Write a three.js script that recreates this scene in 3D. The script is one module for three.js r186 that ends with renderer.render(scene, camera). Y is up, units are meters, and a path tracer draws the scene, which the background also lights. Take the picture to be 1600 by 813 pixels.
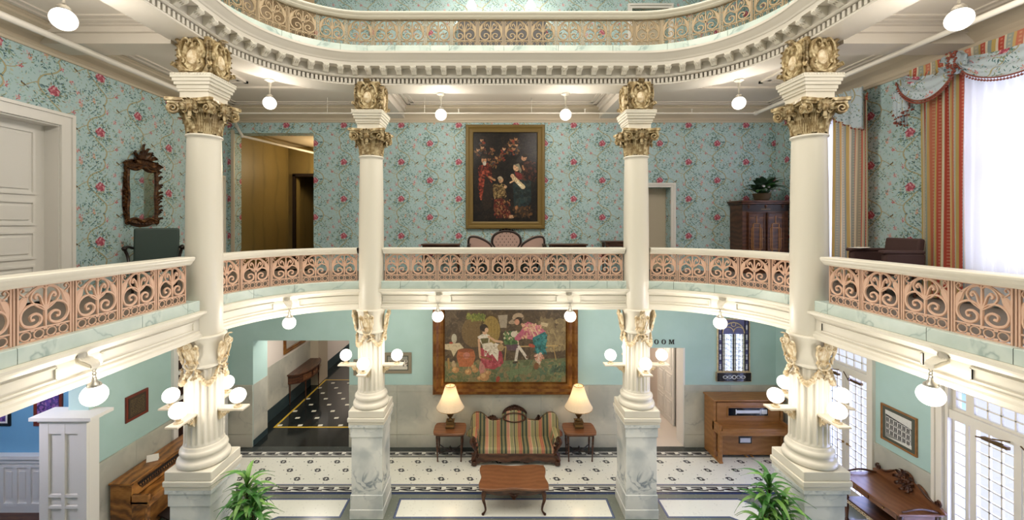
import * as THREE from 'three';
import { mergeGeometries } from 'three/addons/utils/BufferGeometryUtils.js';
import { RoundedBoxGeometry } from 'three/addons/geometries/RoundedBoxGeometry.js';
import { RectAreaLightUniformsLib } from 'three/addons/lights/RectAreaLightUniformsLib.js';
import { FontLoader } from 'three/addons/loaders/FontLoader.js';
import { TextGeometry } from 'three/addons/geometries/TextGeometry.js';

// ------------------------------------------------------------------ camera, sky, light, exposure
const scene = new THREE.Scene();
const camera = new THREE.PerspectiveCamera(65.66, 1600 / 813, 0.05, 200);
camera.position.set(-0.17, 5, 0);
camera.lookAt(-0.17, 5, -10);
camera.setViewOffset(1600, 813, 28, 56.5, 1600, 813);   // shifted lens: level camera, verticals stay vertical
scene.add(camera);

const renderer = new THREE.WebGLRenderer({ antialias: true });
renderer.toneMapping = THREE.LinearToneMapping;
renderer.toneMappingExposure = 1.08;
renderer.shadowMap.enabled = true;
RectAreaLightUniformsLib.init();

scene.background = new THREE.Color(0xe9eeff);
scene.backgroundIntensity = 1.05;

const GLOBE_CD = 1.9, SKYLIGHT = 3.9, DAY = 2.8;
function areaLight(color, intensity, w, h, pos, target) {
  const l = new THREE.RectAreaLight(color, intensity, w, h);
  l.position.set(...pos); l.lookAt(...target); scene.add(l); return l;
}
areaLight(0xfff6e8, SKYLIGHT, 7.2, 6.4, [0, 11.32, -3.4], [0, 0, -3.4]);              // daylight laylight over the well
for (const z of [-7.75, -4.75]) areaLight(0xdfe6ff, DAY, 1.2, 2.6, [6.62, 5.55, z], [0, 5.55, z]);   // upper windows
for (const z of [-7.33, -4.9]) areaLight(0xaebcff, DAY * 5.2, 1.0, 2.2, [6.66, 1.25, z], [0, 1.0, z]);       // street doors

// ------------------------------------------------------------------ plan of the hall (metres)
const HW = 4.07, ZB = -7.1, RC = 1.72, ZN = 0.3;        // well: half width, far edge, corner radius, near edge
const XW = 6.15, ZW = -9.05, ZE = 3.4;                  // side walls, far wall, near wall
const F2 = 3.95, F3 = 8.02, C1 = 3.68, C2 = 7.6, C3 = 11.4;  // floors and ceilings
const COLS = [[-HW, -5.43], [-2.33, ZB], [2.33, ZB], [HW, -5.43]];

// ------------------------------------------------------------------ helpers
function rnd(seed) { let a = seed >>> 0; return () => { a = (a + 0x6D2B79F5) >>> 0; let t = a; t = Math.imul(t ^ (t >>> 15), t | 1); t ^= t + Math.imul(t ^ (t >>> 7), t | 61); return ((t ^ (t >>> 14)) >>> 0) / 4294967296; }; }
const PI = Math.PI, V3 = (x, y, z) => new THREE.Vector3(x, y, z), V2 = (x, y) => new THREE.Vector2(x, y);
const lerp = (a, b, t) => a + (b - a) * t, clamp = (x, a = 0, b = 1) => Math.min(b, Math.max(a, x));
const taken = {};
function numbered(n) { const k = taken[n] = (taken[n] ?? -1) + 1; return k ? n + '_' + String(k).padStart(3, '0') : n; }
function prep(g) {
  if (g.index) g = g.toNonIndexed();
  for (const k of Object.keys(g.attributes)) if (!['position', 'normal', 'uv'].includes(k)) g.deleteAttribute(k);
  if (!g.attributes.normal) g.computeVertexNormals();
  if (!g.attributes.uv) g.setAttribute('uv', new THREE.BufferAttribute(new Float32Array(g.attributes.position.count * 2), 2));
  g.morphAttributes = {}; g.clearGroups?.();
  return g;
}
function merge(list) { const l = list.flat(9).filter(Boolean).map(prep); return l.length === 1 ? l[0] : mergeGeometries(l, false); }
function metric(g, s = 1, swap = false) {      // uv in metres from the dominant direction of each face
  g = prep(g); const p = g.attributes.position, n = p.count, uv = new Float32Array(n * 2), a = V3(), b = V3(), c = V3();
  for (let i = 0; i < n; i += 3) {
    a.fromBufferAttribute(p, i); b.fromBufferAttribute(p, i + 1); c.fromBufferAttribute(p, i + 2);
    const e = b.clone().sub(a).cross(c.clone().sub(a)), ax = Math.abs(e.x), ay = Math.abs(e.y), az = Math.abs(e.z);
    [a, b, c].forEach((v, k) => {
      let u, w; if (ax > ay && ax > az) { u = v.z; w = v.y; } else if (ay > az) { u = v.x; w = v.z; } else { u = v.x; w = v.y; }
      if (swap) [u, w] = [w, u];
      uv[(i + k) * 2] = u / s; uv[(i + k) * 2 + 1] = w / s;
    });
  }
  g.setAttribute('uv', new THREE.BufferAttribute(uv, 2)); return g;
}
function mesh(name, geos, mat, parent, o = {}) {
  let g = merge(Array.isArray(geos) ? geos : [geos]);
  if (o.uv !== false && (mat.userData.metric)) g = metric(g, mat.userData.metric, o.swap);
  const m = new THREE.Mesh(g, mat); m.name = parent ? name : numbered(name); (parent || scene).add(m); return m;
}
function clonePart(m, parent, pos, rotY) { const c = m.clone(); parent.add(c); if (pos) c.position.set(...pos); if (rotY !== undefined) c.rotation.y = rotY; return c; }
function tag(o, label, category, group, kind) { Object.assign(o.userData, { label, category }); if (group) o.userData.group = group; if (kind) o.userData.kind = kind; return o; }
function thing(name, label, category, pos = [0, 0, 0], turn = 0, group) {
  const g = new THREE.Group(); g.name = numbered(name); g.position.set(...pos); g.rotation.y = turn; scene.add(g); return tag(g, label, category, group);
}
function structure(name, label, category, pos = [0, 0, 0]) { const g = thing(name, label, category, pos); g.userData.kind = 'structure'; return g; }
function copyOf(o, pos, turn, label, group) {
  const c = o.clone(); c.name = numbered(o.name.replace(/_\d{3}$/, '')); c.userData = { ...o.userData }; scene.add(c); c.position.set(...pos); c.rotation.y = turn || 0;
  if (label) c.userData.label = label; if (group) c.userData.group = group; return c;
}
// geometries
const T = (g, x = 0, y = 0, z = 0, rx = 0, ry = 0, rz = 0, sx = 1, sy = sx, sz = sx) => g.applyMatrix4(new THREE.Matrix4().compose(V3(x, y, z), new THREE.Quaternion().setFromEuler(new THREE.Euler(rx, ry, rz)), V3(sx, sy, sz)));
const box = (w, h, d, x = 0, y = 0, z = 0) => T(new THREE.BoxGeometry(w, h, d), x, y, z);
const bx = (x0, x1, y0, y1, z0, z1) => box(Math.abs(x1 - x0), Math.abs(y1 - y0), Math.abs(z1 - z0), (x0 + x1) / 2, (y0 + y1) / 2, (z0 + z1) / 2);
const rbox = (w, h, d, r, x = 0, y = 0, z = 0, seg = 2) => T(new RoundedBoxGeometry(w, h, d, seg, Math.min(r, w / 2.01, h / 2.01, d / 2.01)), x, y, z);
const cyl = (r0, r1, h, x = 0, y = 0, z = 0, n = 20) => T(new THREE.CylinderGeometry(r1, r0, h, n), x, y, z);
const ball = (r, x = 0, y = 0, z = 0, sx = 1, sy = sx, sz = sx, n = 12) => T(new THREE.SphereGeometry(r, n, Math.max(6, n * 0.7 | 0)), x, y, z, 0, 0, 0, sx, sy, sz);
const lathe = (pts, n = 32, x = 0, y = 0, z = 0) => T(new THREE.LatheGeometry(pts.map(p => V2(p[0], p[1])), n), x, y, z);
const tube = (pts, r, n = 24, k = 8, closed = false) => new THREE.TubeGeometry(new THREE.CatmullRomCurve3(pts.map(p => V3(...p)), closed), n, r, k, closed);
const bar = (a, b, r, n = 8, r2 = r) => { const A = V3(...a), B = V3(...b), d = B.clone().sub(A), g = new THREE.CylinderGeometry(r2, r, d.length(), n); g.applyQuaternion(new THREE.Quaternion().setFromUnitVectors(V3(0, 1, 0), d.clone().normalize())); return T(g, ...A.add(B).multiplyScalar(.5).toArray()); };
const extr = (shape, depth, bev = 0, seg = 12, bs = 2) => new THREE.ExtrudeGeometry(shape, { depth, bevelEnabled: bev > 0, bevelSize: bev, bevelThickness: bev, bevelSegments: bs, curveSegments: seg, steps: 1 });
const poly = pts => { const s = new THREE.Shape(); pts.forEach((p, i) => i ? s.lineTo(p[0], p[1]) : s.moveTo(p[0], p[1])); s.closePath(); return s; };
const smooth = (pts, n = 60, closed = true) => poly(new THREE.CatmullRomCurve3(pts.map(p => V3(p[0], p[1], 0)), closed, 'catmullrom', .5).getPoints(n).map(v => [v.x, v.y]));
// loft a tapered tube of varying radius along points: [[x,y,z,r],...]
function limb(pts, n = 20, k = 10, squash = 1) {
  const c = new THREE.CatmullRomCurve3(pts.map(p => V3(p[0], p[1], p[2]))), P = [], N = [], I = [], fr = c.computeFrenetFrames(n, false);
  const rc = new THREE.CatmullRomCurve3(pts.map(p => V3(p[3], 0, 0)));
  for (let i = 0; i <= n; i++) {
    const q = c.getPoint(i / n), r = rc.getPoint(i / n).x;
    for (let j = 0; j < k; j++) { const a = j / k * 2 * PI, v = fr.normals[i].clone().multiplyScalar(Math.cos(a)).add(fr.binormals[i].clone().multiplyScalar(Math.sin(a) * squash)); P.push(q.x + v.x * r, q.y + v.y * r, q.z + v.z * r); N.push(v.x, v.y, v.z); }
  }
  for (let i = 0; i < n; i++) for (let j = 0; j < k; j++) { const a = i * k + j, b = i * k + (j + 1) % k, d = a + k, e = b + k; I.push(a, b, d, b, e, d); }
  const q0 = c.getPoint(0), q1 = c.getPoint(1), t0 = fr.tangents[0], t1 = fr.tangents[n];
  const base = P.length / 3; P.push(q0.x, q0.y, q0.z, q1.x, q1.y, q1.z); N.push(-t0.x, -t0.y, -t0.z, t1.x, t1.y, t1.z);
  for (let j = 0; j < k; j++) { I.push(base, (j + 1) % k, j); I.push(base + 1, n * k + j, n * k + (j + 1) % k); }
  const g = new THREE.BufferGeometry(); g.setAttribute('position', new THREE.Float32BufferAttribute(P, 3)); g.setAttribute('normal', new THREE.Float32BufferAttribute(N, 3)); g.setIndex(I); return g;
}
// grid surface from f(u,v) -> [x,y,z]
function patch(f, nu, nv, uvs = 1) {
  const P = [], U = [], I = [];
  for (let j = 0; j <= nv; j++) for (let i = 0; i <= nu; i++) { P.push(...f(i / nu, j / nv)); U.push(i / nu * uvs, j / nv * uvs); }
  for (let j = 0; j < nv; j++) for (let i = 0; i < nu; i++) { const a = j * (nu + 1) + i, b = a + 1, c = a + nu + 1, d = c + 1; I.push(a, b, c, b, d, c); }
  const g = new THREE.BufferGeometry(); g.setAttribute('position', new THREE.Float32BufferAttribute(P, 3)); g.setAttribute('uv', new THREE.Float32BufferAttribute(U, 2)); g.setIndex(I); g.computeVertexNormals(); return g;
}
// flat wrought or cast ribbon in the xy plane: six-sided section, width w(t)
function ribbon(pts, w, d, n = 22) {
  const c = new THREE.CatmullRomCurve3(pts.map(p => V3(p[0], p[1], 0))), P = [], I = [], wf = typeof w === 'function' ? w : () => w;
  for (let i = 0; i <= n; i++) {
    const q = c.getPoint(i / n), t = c.getTangent(i / n), nx = -t.y, ny = t.x, h = wf(i / n) / 2;
    for (const [o, z] of [[-1, 0], [-.55, .5], [.55, .5], [1, 0], [.55, -.5], [-.55, -.5]]) P.push(q.x + nx * h * o, q.y + ny * h * o, z * d);
  }
  for (let i = 0; i < n; i++) for (let j = 0; j < 6; j++) { const a = i * 6 + j, b = i * 6 + (j + 1) % 6; I.push(a, a + 6, b, b, a + 6, b + 6); }
  for (const [o, f] of [[0, 1], [n * 6, 0]]) for (let j = 1; j < 5; j++) f ? I.push(o, o + j, o + j + 1) : I.push(o, o + j + 1, o + j);
  const g = new THREE.BufferGeometry(); g.setAttribute('position', new THREE.Float32BufferAttribute(P, 3)); g.setIndex(I); const q = g.toNonIndexed(); q.computeVertexNormals(); return q;
}
const spiral = (cx, cy, r0, r1, a0, turns, n = 26) => Array.from({ length: n + 1 }, (_, i) => { const t = i / n, a = a0 + turns * 2 * PI * t, r = lerp(r0, r1, t); return [cx + Math.cos(a) * r, cy + Math.sin(a) * r]; });
// the edge of the well: position and inward normal at arc length s (0 = middle of the far edge, positive to the right)
const LS = 2.35, LA = RC * PI / 2, ZC0 = ZB + RC, ZC1 = ZN - RC, LZ = ZC1 - ZC0, HALF = 2 * LS + 2 * LA + LZ;
function edge(s, o = 0) {
  const sg = s < 0 ? -1 : 1; let t = Math.abs(s), x, z, nx, nz;
  if (t < LS) { x = t; z = ZB; nx = 0; nz = 1; }
  else if (t < LS + LA) { const a = (t - LS) / RC; x = LS + Math.sin(a) * RC; z = ZC0 - Math.cos(a) * RC; nx = -Math.sin(a); nz = Math.cos(a); }
  else if (t < LS + LA + LZ) { x = LS + RC; z = ZC0 + (t - LS - LA); nx = -1; nz = 0; }
  else if (t < LS + 2 * LA + LZ) { const a = (t - LS - LA - LZ) / RC; x = LS + Math.cos(a) * RC; z = ZC1 + Math.sin(a) * RC; nx = -Math.cos(a); nz = -Math.sin(a); }
  else { x = HALF - t; z = ZN; nx = 0; nz = -1; }
  return { x: sg * (x + nx * o), z: z + nz * o, nx: sg * nx, nz };
}
function edgeRange(s0, s1, step = .11) {
  const out = [], marks = [s0, s1]; for (const m of [LS, LS + LA, LS + LA + LZ, LS + 2 * LA + LZ]) for (const q of [m, -m]) if (q > s0 && q < s1) marks.push(q);
  marks.sort((a, b) => a - b);
  for (let i = 0; i < marks.length - 1; i++) { const a = marks[i], b = marks[i + 1], m = (Math.abs((a + b) / 2)), straight = m < LS || (m > LS + LA && m < LS + LA + LZ) || m > LS + 2 * LA + LZ, n = straight ? 1 : Math.max(1, Math.ceil((b - a) / step)); for (let k = 0; k < n; k++) out.push(a + (b - a) * k / n + (k ? 0 : 1e-6)); if (i < marks.length - 2 || 1) out.push(b - 1e-6); }
  return out;
}
function sweep(prof, s0, s1, caps = true, step = .11) {
  const S = edgeRange(s0, s1, step).map(s => edge(s)), P = [], N = [], U = []; let L = 0;
  const tri = (a, b, c) => { for (const v of [a, b, c]) { P.push(...v.p); N.push(...v.n); U.push(...v.u); } };
  const quad = (a, b, c, d) => {
    const e1 = V3(...b.p).sub(V3(...a.p)), e2 = V3(...c.p).sub(V3(...a.p)), f = e1.cross(e2);
    if (f.lengthSq() < 1e-16) { const g = V3(...c.p).sub(V3(...b.p)).cross(V3(...d.p).sub(V3(...b.p))); f.copy(g); }
    if (f.dot(V3(...a.n)) >= 0) { tri(a, b, c); tri(b, d, c); } else { tri(a, c, b); tri(b, c, d); }
  };
  for (let i = 0; i < S.length - 1; i++) {
    const A = S[i], B = S[i + 1], dl = Math.hypot(B.x - A.x, B.z - A.z); if (dl < 1e-5) continue;
    let W = 0;
    for (let j = 0; j < prof.length - 1; j++) {
      const [o0, y0] = prof[j], [o1, y1] = prof[j + 1], l = Math.hypot(o1 - o0, y1 - y0) || 1, no = (y1 - y0) / l, ny = -(o1 - o0) / l;
      const v = (E, o, y, u, w) => ({ p: [E.x + E.nx * o, y, E.z + E.nz * o], n: [E.nx * no, ny, E.nz * no], u: [u, w] });
      quad(v(A, o0, y0, L, W), v(B, o0, y0, L + dl, W), v(A, o1, y1, L, W + l), v(B, o1, y1, L + dl, W + l)); W += l;
    }
    L += dl;
  }
  if (caps) for (const [E, sg] of [[S[0], -1], [S[S.length - 1], 1]]) {
    const pts = prof.map(p => V2(p[0], p[1])), f = THREE.ShapeUtils.triangulateShape(pts, []), tx = -E.nz * sg, tz = E.nx * sg;
    for (const t of f) tri(...t.map(k => ({ p: [E.x + E.nx * prof[k][0], prof[k][1], E.z + E.nz * prof[k][0]], n: [-tx, 0, -tz], u: prof[k] })));
  }
  const g = new THREE.BufferGeometry(); g.setAttribute('position', new THREE.Float32BufferAttribute(P, 3)); g.setAttribute('normal', new THREE.Float32BufferAttribute(N, 3)); g.setAttribute('uv', new THREE.Float32BufferAttribute(U, 2)); return g;
}
// straight moulding: profile [[out, up],...] run along x from x0 to x1
function run(prof, x0, x1) { return T(new THREE.ExtrudeGeometry(poly(prof.map(([o, y]) => [-o, y])), { depth: x1 - x0, bevelEnabled: false }), x0, 0, 0, 0, PI / 2, 0); }   // faces +z, profile = [out, up]
// ------------------------------------------------------------------ textures
function canvasTex(w, h, draw, o = {}) {
  const c = document.createElement('canvas'); c.width = w; c.height = h; const g = c.getContext('2d'); draw(g, w, h);
  const t = new THREE.CanvasTexture(c); t.colorSpace = THREE.SRGBColorSpace; if (o.repeat !== false) t.wrapS = t.wrapT = THREE.RepeatWrapping; t.anisotropy = 8; return t;
}
function noiseField(n, seed) { const r = rnd(seed), a = new Float32Array(n * n); for (let i = 0; i < a.length; i++) a[i] = r(); return (x, y) => { const xi = Math.floor(x), yi = Math.floor(y), fx = x - xi, fy = y - yi, u = fx * fx * (3 - 2 * fx), v = fy * fy * (3 - 2 * fy), q = (i, j) => a[((j % n + n) % n) * n + (i % n + n) % n]; return lerp(lerp(q(xi, yi), q(xi + 1, yi), u), lerp(q(xi, yi + 1), q(xi + 1, yi + 1), u), v); }; }
function fbmTile(seed, base, oct) { const f = []; for (let k = 0; k < oct; k++) f.push(noiseField(base << k, seed + k)); return (u, v) => { let s = 0, a = .5; for (let k = 0; k < oct; k++) { s += a * f[k](u * (base << k), v * (base << k)); a *= .5; } return s; }; }
function dataTex(w, h, fn, srgb = true) {
  const d = new Uint8Array(w * h * 4);
  for (let j = 0; j < h; j++) for (let i = 0; i < w; i++) { const c = fn(i / w, j / h), k = (j * w + i) * 4; d[k] = clamp(c[0], 0, 255); d[k + 1] = clamp(c[1], 0, 255); d[k + 2] = clamp(c[2], 0, 255); d[k + 3] = 255; }
  const t = new THREE.DataTexture(d, w, h); t.magFilter = THREE.LinearFilter; t.minFilter = THREE.LinearMipmapLinearFilter; t.generateMipmaps = true; t.wrapS = t.wrapT = THREE.RepeatWrapping; if (srgb) t.colorSpace = THREE.SRGBColorSpace; t.needsUpdate = true; return t;
}
const mix3 = (a, b, t) => [lerp(a[0], b[0], t), lerp(a[1], b[1], t), lerp(a[2], b[2], t)];
function marbleTex(seed, light, grey, vein, n = 384) {
  const A = fbmTile(seed, 3, 5), B = fbmTile(seed + 20, 2, 4), C = fbmTile(seed + 40, 6, 4);
  return dataTex(n, n, (u, v) => {
    const w = B(u, v), m = A(u + w * .18, v + w * .3), cloud = clamp((m - .38) * 3.2), ridge = Math.pow(1 - Math.min(1, Math.abs(C(u + w * .25, v + w * .4) - .48) * 13), 2) * clamp((w - .33) * 4);
    return mix3(mix3(light, grey, cloud * .62), vein, ridge * .8);
  });
}
function woodTex(seed, dark, mid, light, n = 256, rings = 9) {
  const A = fbmTile(seed, 2, 4), B = fbmTile(seed + 9, 4, 4), F = noiseField(256, seed + 30);
  return dataTex(n * 2, n, (u, v) => { const g = .5 + .5 * Math.sin((v * rings + A(u, v) * 3.2) * 2 * PI), f = F(u * 24, v * 256), b = B(u, v); const t = clamp(g * .45 + f * .35 + b * .5 - .15); return t < .5 ? mix3(dark, mid, t * 2) : mix3(mid, light, t * 2 - 1); });
}
function mottleTex(seed, a, b, n = 192, base = 4) { const A = fbmTile(seed, base, 5); return dataTex(n, n, (u, v) => mix3(a, b, clamp((A(u, v) - .25) * 2))); }

// floral wallpaper: 1.29 m x 0.83 m repeat, two half-dropped columns of roses on winding stems
function floral(g, W, H, ground, sc, seed, faint = 1) {
  g.fillStyle = ground; g.fillRect(0, 0, W, H); const r = rnd(seed);
  const wrap = f => { for (const ox of [-W, 0, W]) for (const oy of [-H, 0, H]) { g.save(); g.translate(ox, oy); f(); g.restore(); } };
  const leaf = (x, y, l, a, c) => wrap(() => { g.save(); g.translate(x, y); g.rotate(a); g.fillStyle = c; g.beginPath(); g.moveTo(0, 0); g.quadraticCurveTo(l * .5, -l * .34, l, 0); g.quadraticCurveTo(l * .5, l * .34, 0, 0); g.fill(); g.restore(); });
  const faintC = ['#93b4b4', '#86a8ae', '#9ab39c', '#86aaa4', '#a2b6aa', '#7c9fa2', '#b6b9a0'], darkC = ['#587c78', '#4f747a', '#718b70', '#63858c', '#84947a', '#47656a', '#8c8a72'];
  for (let i = 0; i < 520 * faint; i++) leaf(r() * W, r() * H, (9 + r() * 20) * sc, r() * 7, faintC[r() * 7 | 0]);
  for (let i = 0; i < 70; i++) { const x = r() * W, y = r() * H, c = ['#b9a6ac', '#bfa99a', '#a9a7bb'][r() * 3 | 0]; for (let k = 0; k < 5; k++) leaf(x, y, 9 * sc, k * 1.25 + r(), c); }
  for (let col = 0; col < 2; col++) {
    const x0 = W * (.25 + .5 * col), y0 = H * (.3 + .5 * col), s = sc;
    wrap(() => {
      g.lineCap = 'round';
      for (const [c, w] of [['#77765a', 11], ['#b4aa7e', 7.5]]) {
        g.strokeStyle = c; g.lineWidth = w * s; g.beginPath(); g.moveTo(x0 - 30 * s, y0 + H * .5); g.bezierCurveTo(x0 - 120 * s, y0 + H * .28, x0 + 20 * s, y0 + H * .25, x0 + 40 * s, y0 + H * .12); g.bezierCurveTo(x0 + 150 * s, y0 + H * .02, x0 + 135 * s, y0 - H * .18, x0 + 30 * s, y0 - H * .26); g.bezierCurveTo(x0 - 50 * s, y0 - H * .33, x0 - 60 * s, y0 - H * .42, x0 - 30 * s, y0 - H * .5); g.stroke();
        g.lineWidth = w * .55 * s; g.beginPath(); g.moveTo(x0 + 40 * s, y0 + H * .12); g.bezierCurveTo(x0 - 20 * s, y0 + H * .1, x0 - 40 * s, y0 + 70 * s, x0 - 10 * s, y0 + 20 * s); g.stroke();
        g.beginPath(); g.moveTo(x0 + 110 * s, y0 - 40 * s); g.bezierCurveTo(x0 + 190 * s, y0 - 10 * s, x0 + 210 * s, y0 + 40 * s, x0 + 240 * s, y0 + 30 * s); g.stroke();
        g.beginPath(); g.moveTo(x0 - 50 * s, y0 + H * .33); g.bezierCurveTo(x0 - 130 * s, y0 + H * .34, x0 - 150 * s, y0 + H * .22, x0 - 190 * s, y0 + H * .2); g.stroke();
      }
    });
    for (let k = 0; k < 46; k++) { const a = r() * 7, d = (34 + r() * 60) * s; leaf(x0 + Math.cos(a) * d, y0 + Math.sin(a) * d * .9, (16 + r() * 24) * s, a + (r() - .5) * 2, darkC[r() * 7 | 0]); }
    for (let k = 0; k < 200; k++) { const t = r(), x = x0 + Math.sin(t * 9 + col) * 90 * s + (r() - .5) * 190 * s, y = y0 + (t - .5) * H; leaf(x, y, (10 + r() * 20) * s, r() * 7, darkC[r() * 7 | 0]); }
    // rose
    wrap(() => { for (let k = 0; k < 26; k++) { const a = k * 2.4, d = 34 * s * Math.sqrt((26 - k) / 26); g.fillStyle = ['#a04458', '#b8606e', '#96384c', '#c98690', '#aa5062', '#d4a2a6'][k % 6]; g.beginPath(); g.ellipse(x0 + Math.cos(a) * d, y0 + Math.sin(a) * d * .95, 15 * s, 10 * s, a, 0, 7); g.fill(); } g.strokeStyle = '#8a2238'; g.lineWidth = 2 * s; for (let k = 0; k < 5; k++) { g.beginPath(); g.arc(x0 + (k - 2) * 8 * s, y0 + (k % 2) * 9 * s, (7 + k * 2) * s, k, k + 3.4); g.stroke(); } });
    // buds and small blossoms
    for (const [dx, dy, c] of [[-150, 130, '#b8505f'], [-135, -120, '#bd5a62'], [200, 200, '#c77f7c'], [60, 230, '#c99a6a'], [-60, 300, '#b9606a'], [170, -200, '#c08a68'], [-210, 20, '#bb6a70']])
      for (let k = 0; k < 7; k++) leaf(x0 + dx * s + (r() - .5) * 14 * s, y0 + dy * s + (r() - .5) * 14 * s, 22 * s, k * .9, k % 3 ? c : '#d8a3a0');
    // bird
    wrap(() => { for (const [dx, dy, f] of [[215, 12, 1]]) { g.save(); g.translate(x0 + dx * s, y0 + dy * s); g.scale(f * s * .7, s * .7); g.rotate(-.5); g.fillStyle = '#4d4638'; g.beginPath(); g.ellipse(0, 0, 26, 10, 0, 0, 7); g.fill(); g.beginPath(); g.moveTo(-20, 0); g.lineTo(-58, 10); g.lineTo(-52, -6); g.fill(); g.fillStyle = '#8d7a45'; g.beginPath(); g.ellipse(8, 5, 16, 7, 0, 0, 7); g.fill(); g.fillStyle = '#3a3530'; g.beginPath(); g.arc(25, -7, 8, 0, 7); g.fill(); g.restore(); } });
  }
}
const wallpaperTex = canvasTex(968, 622, (g, W, H) => floral(g, W, H, '#adc8ca', 1.25, 11, 1.1));
const chintzTex = canvasTex(640, 512, (g, W, H) => floral(g, W, H, '#bccad2', .85, 17, .2));

// mosaic floor: 160 pixels a metre over the whole hall
const FP = 160, FX0 = -XW, FZ0 = ZW, FWm = 2 * XW, FHm = ZE - ZW;
const floorTex = canvasTex(Math.round(FWm * FP), Math.round(FHm * FP), (g, W, H) => {
  const r = rnd(5), X = x => (x - FX0) * FP, Z = z => (z - FZ0) * FP, rect = (x0, x1, z0, z1, c) => { g.fillStyle = c; g.fillRect(X(x0), Z(z0), (x1 - x0) * FP, (z1 - z0) * FP); };
  const WHITE = '#e3e4da', INK = '#22252c', NAVY = '#28365e', GREY = '#6f756c', DARK = '#3b4140';
  rect(-7, 7, -10, 4, GREY);
  const fret = (z0, z1) => {
    rect(-7, 7, z0, z1, '#d9dad2'); rect(-7, 7, z0, z0 + .022, INK); rect(-7, 7, z1 - .022, z1, INK);
    const a = z0 + .045, b = z1 - .045, h = b - a, p = .29; g.strokeStyle = INK; g.lineWidth = .03 * FP; g.lineJoin = 'miter';
    for (let x = -6.3; x < 6.3; x += p) { g.beginPath(); g.moveTo(X(x), Z(a + .015)); g.lineTo(X(x + .19), Z(a + .015)); g.lineTo(X(x + .19), Z(a + h * .5)); g.lineTo(X(x + .1), Z(a + h * .5)); g.moveTo(X(x + .1), Z(a + h * .5)); g.lineTo(X(x + .03), Z(a + h * .62)); g.lineTo(X(x + .16), Z(b - .012)); g.lineTo(X(x + .29), Z(b - .012)); g.stroke(); }
  };
  rect(-7, 7, -9.05, -8.86, DARK);
  fret(-8.86, -8.67); rect(-7, 7, -8.67, -7.7, WHITE); rect(-7, 7, -8.66, -8.635, INK); rect(-7, 7, -7.74, -7.715, NAVY);
  fret(-7.7, -7.5); rect(-7, 7, -7.5, -7.45, NAVY);
  const flower = (x, z, c = INK) => {
    g.fillStyle = c; const u = .021 * FP, px = X(x), pz = Z(z);
    for (const [a, b] of [[-2, 0], [-1, -1], [0, -2], [1, -1], [2, 0], [1, 1], [0, 2], [-1, 1], [-3, -1], [3, 1], [-2, -2], [2, 2], [-2, -1], [2, 1], [-1, -2], [1, 2], [2, -1], [-2, 1], [-1, 2], [1, -2]]) g.fillRect(px + (a - .5) * u, pz + (b - .5) * u, u, u);
    for (const [a, b] of [[-6, 0], [6, 0], [0, -6], [0, 6]]) g.fillRect(px + (a - .4) * u, pz + (b - .4) * u, u * .8, u * .8);
  };
  for (let k = 0; k < 3; k++) for (let x = -6.4 + (k % 2) * .2825; x < 6.3; x += .565) flower(x + .11, [-8.47, -8.18, -7.9][k]);
  const panel = pts => { for (const [c, w, o] of [[NAVY, 0, 0]]) { g.fillStyle = WHITE; g.beginPath(); pts.forEach((p, i) => i ? g.lineTo(X(p[0]), Z(p[1])) : g.moveTo(X(p[0]), Z(p[1]))); g.closePath(); g.fill(); g.strokeStyle = NAVY; g.lineWidth = .035 * FP; g.stroke(); g.strokeStyle = '#7d86a0'; g.lineWidth = .01 * FP; g.stroke(); } };
  panel([[-1.87, -7.32], [1.87, -7.32], [1.87, -6.86], [-1.87, -6.86]]);
  for (const s of [-1, 1]) {
    panel([[s * 2.8, -7.32], [s * 4.25, -7.32], [s * 5.9, -6.2], [s * 5.9, 2.6], [s * 4.6, 2.6], [s * 4.6, -6.3], [s * 3.85, -6.87], [s * 2.8, -6.87]]);
  }
  panel([[-1.9, -6.5], [1.9, -6.5], [3.4, -5.2], [3.4, 0], [-3.4, 0], [-3.4, -5.2]]);
  for (let z = -6.2; z < -.2; z += .2825) for (let k = 0, x = -3 + ((Math.round((z + 6.2) / .2825) % 2) * .2825); x < 3.1; x += .565) if (Math.abs(x) < (z < -5.2 ? 1.6 : 3.2)) flower(x, z);
  for (let i = 0; i < 26000; i++) { g.fillStyle = r() < .5 ? 'rgba(60,62,58,.09)' : 'rgba(255,255,250,.11)'; g.fillRect(r() * W, r() * H, 2 + r() * 2, 2 + r() * 2); }
});
// dark passage floor: honed black tile, yellow line, small white insets
const hallTex = canvasTex(512, 1536, (g, W, H) => {          // 2.5 m x 7.5 m
  const P = 205, r = rnd(8); g.fillStyle = '#1d2222'; g.fillRect(0, 0, W, H);
  for (let i = 0; i < 3000; i++) { g.fillStyle = ['rgba(60,74,70,.16)', 'rgba(10,12,12,.2)'][i & 1]; g.fillRect(r() * W, r() * H, 3 + r() * 9, 3 + r() * 9); }
  g.strokeStyle = '#c8a63a'; g.lineWidth = 12; g.strokeRect(.34 * P, .86 * P, 1.9 * P, 3.0 * P);
  for (let j = 0; j < 8; j++) for (let i = 0; i < 5; i++) { const x = .42 * P + i * .5 * P + (j % 2) * .25 * P, y = .95 * P + j * .38 * P; if (x > 2.2 * P || y > 3.8 * P) continue; g.fillStyle = '#d9d6c4'; g.save(); g.translate(x, y); g.rotate(.15); g.fillRect(-.055 * P, -.045 * P, .11 * P, .09 * P); g.restore(); }
});
const marbleA = marbleTex(3, [224, 226, 222], [158, 168, 172], [112, 124, 134]);
const marbleB = marbleTex(31, [212, 212, 204], [164, 168, 164], [122, 126, 130]);
const marbleC = marbleTex(57, [202, 215, 208], [166, 188, 182], [134, 156, 154]);
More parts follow.
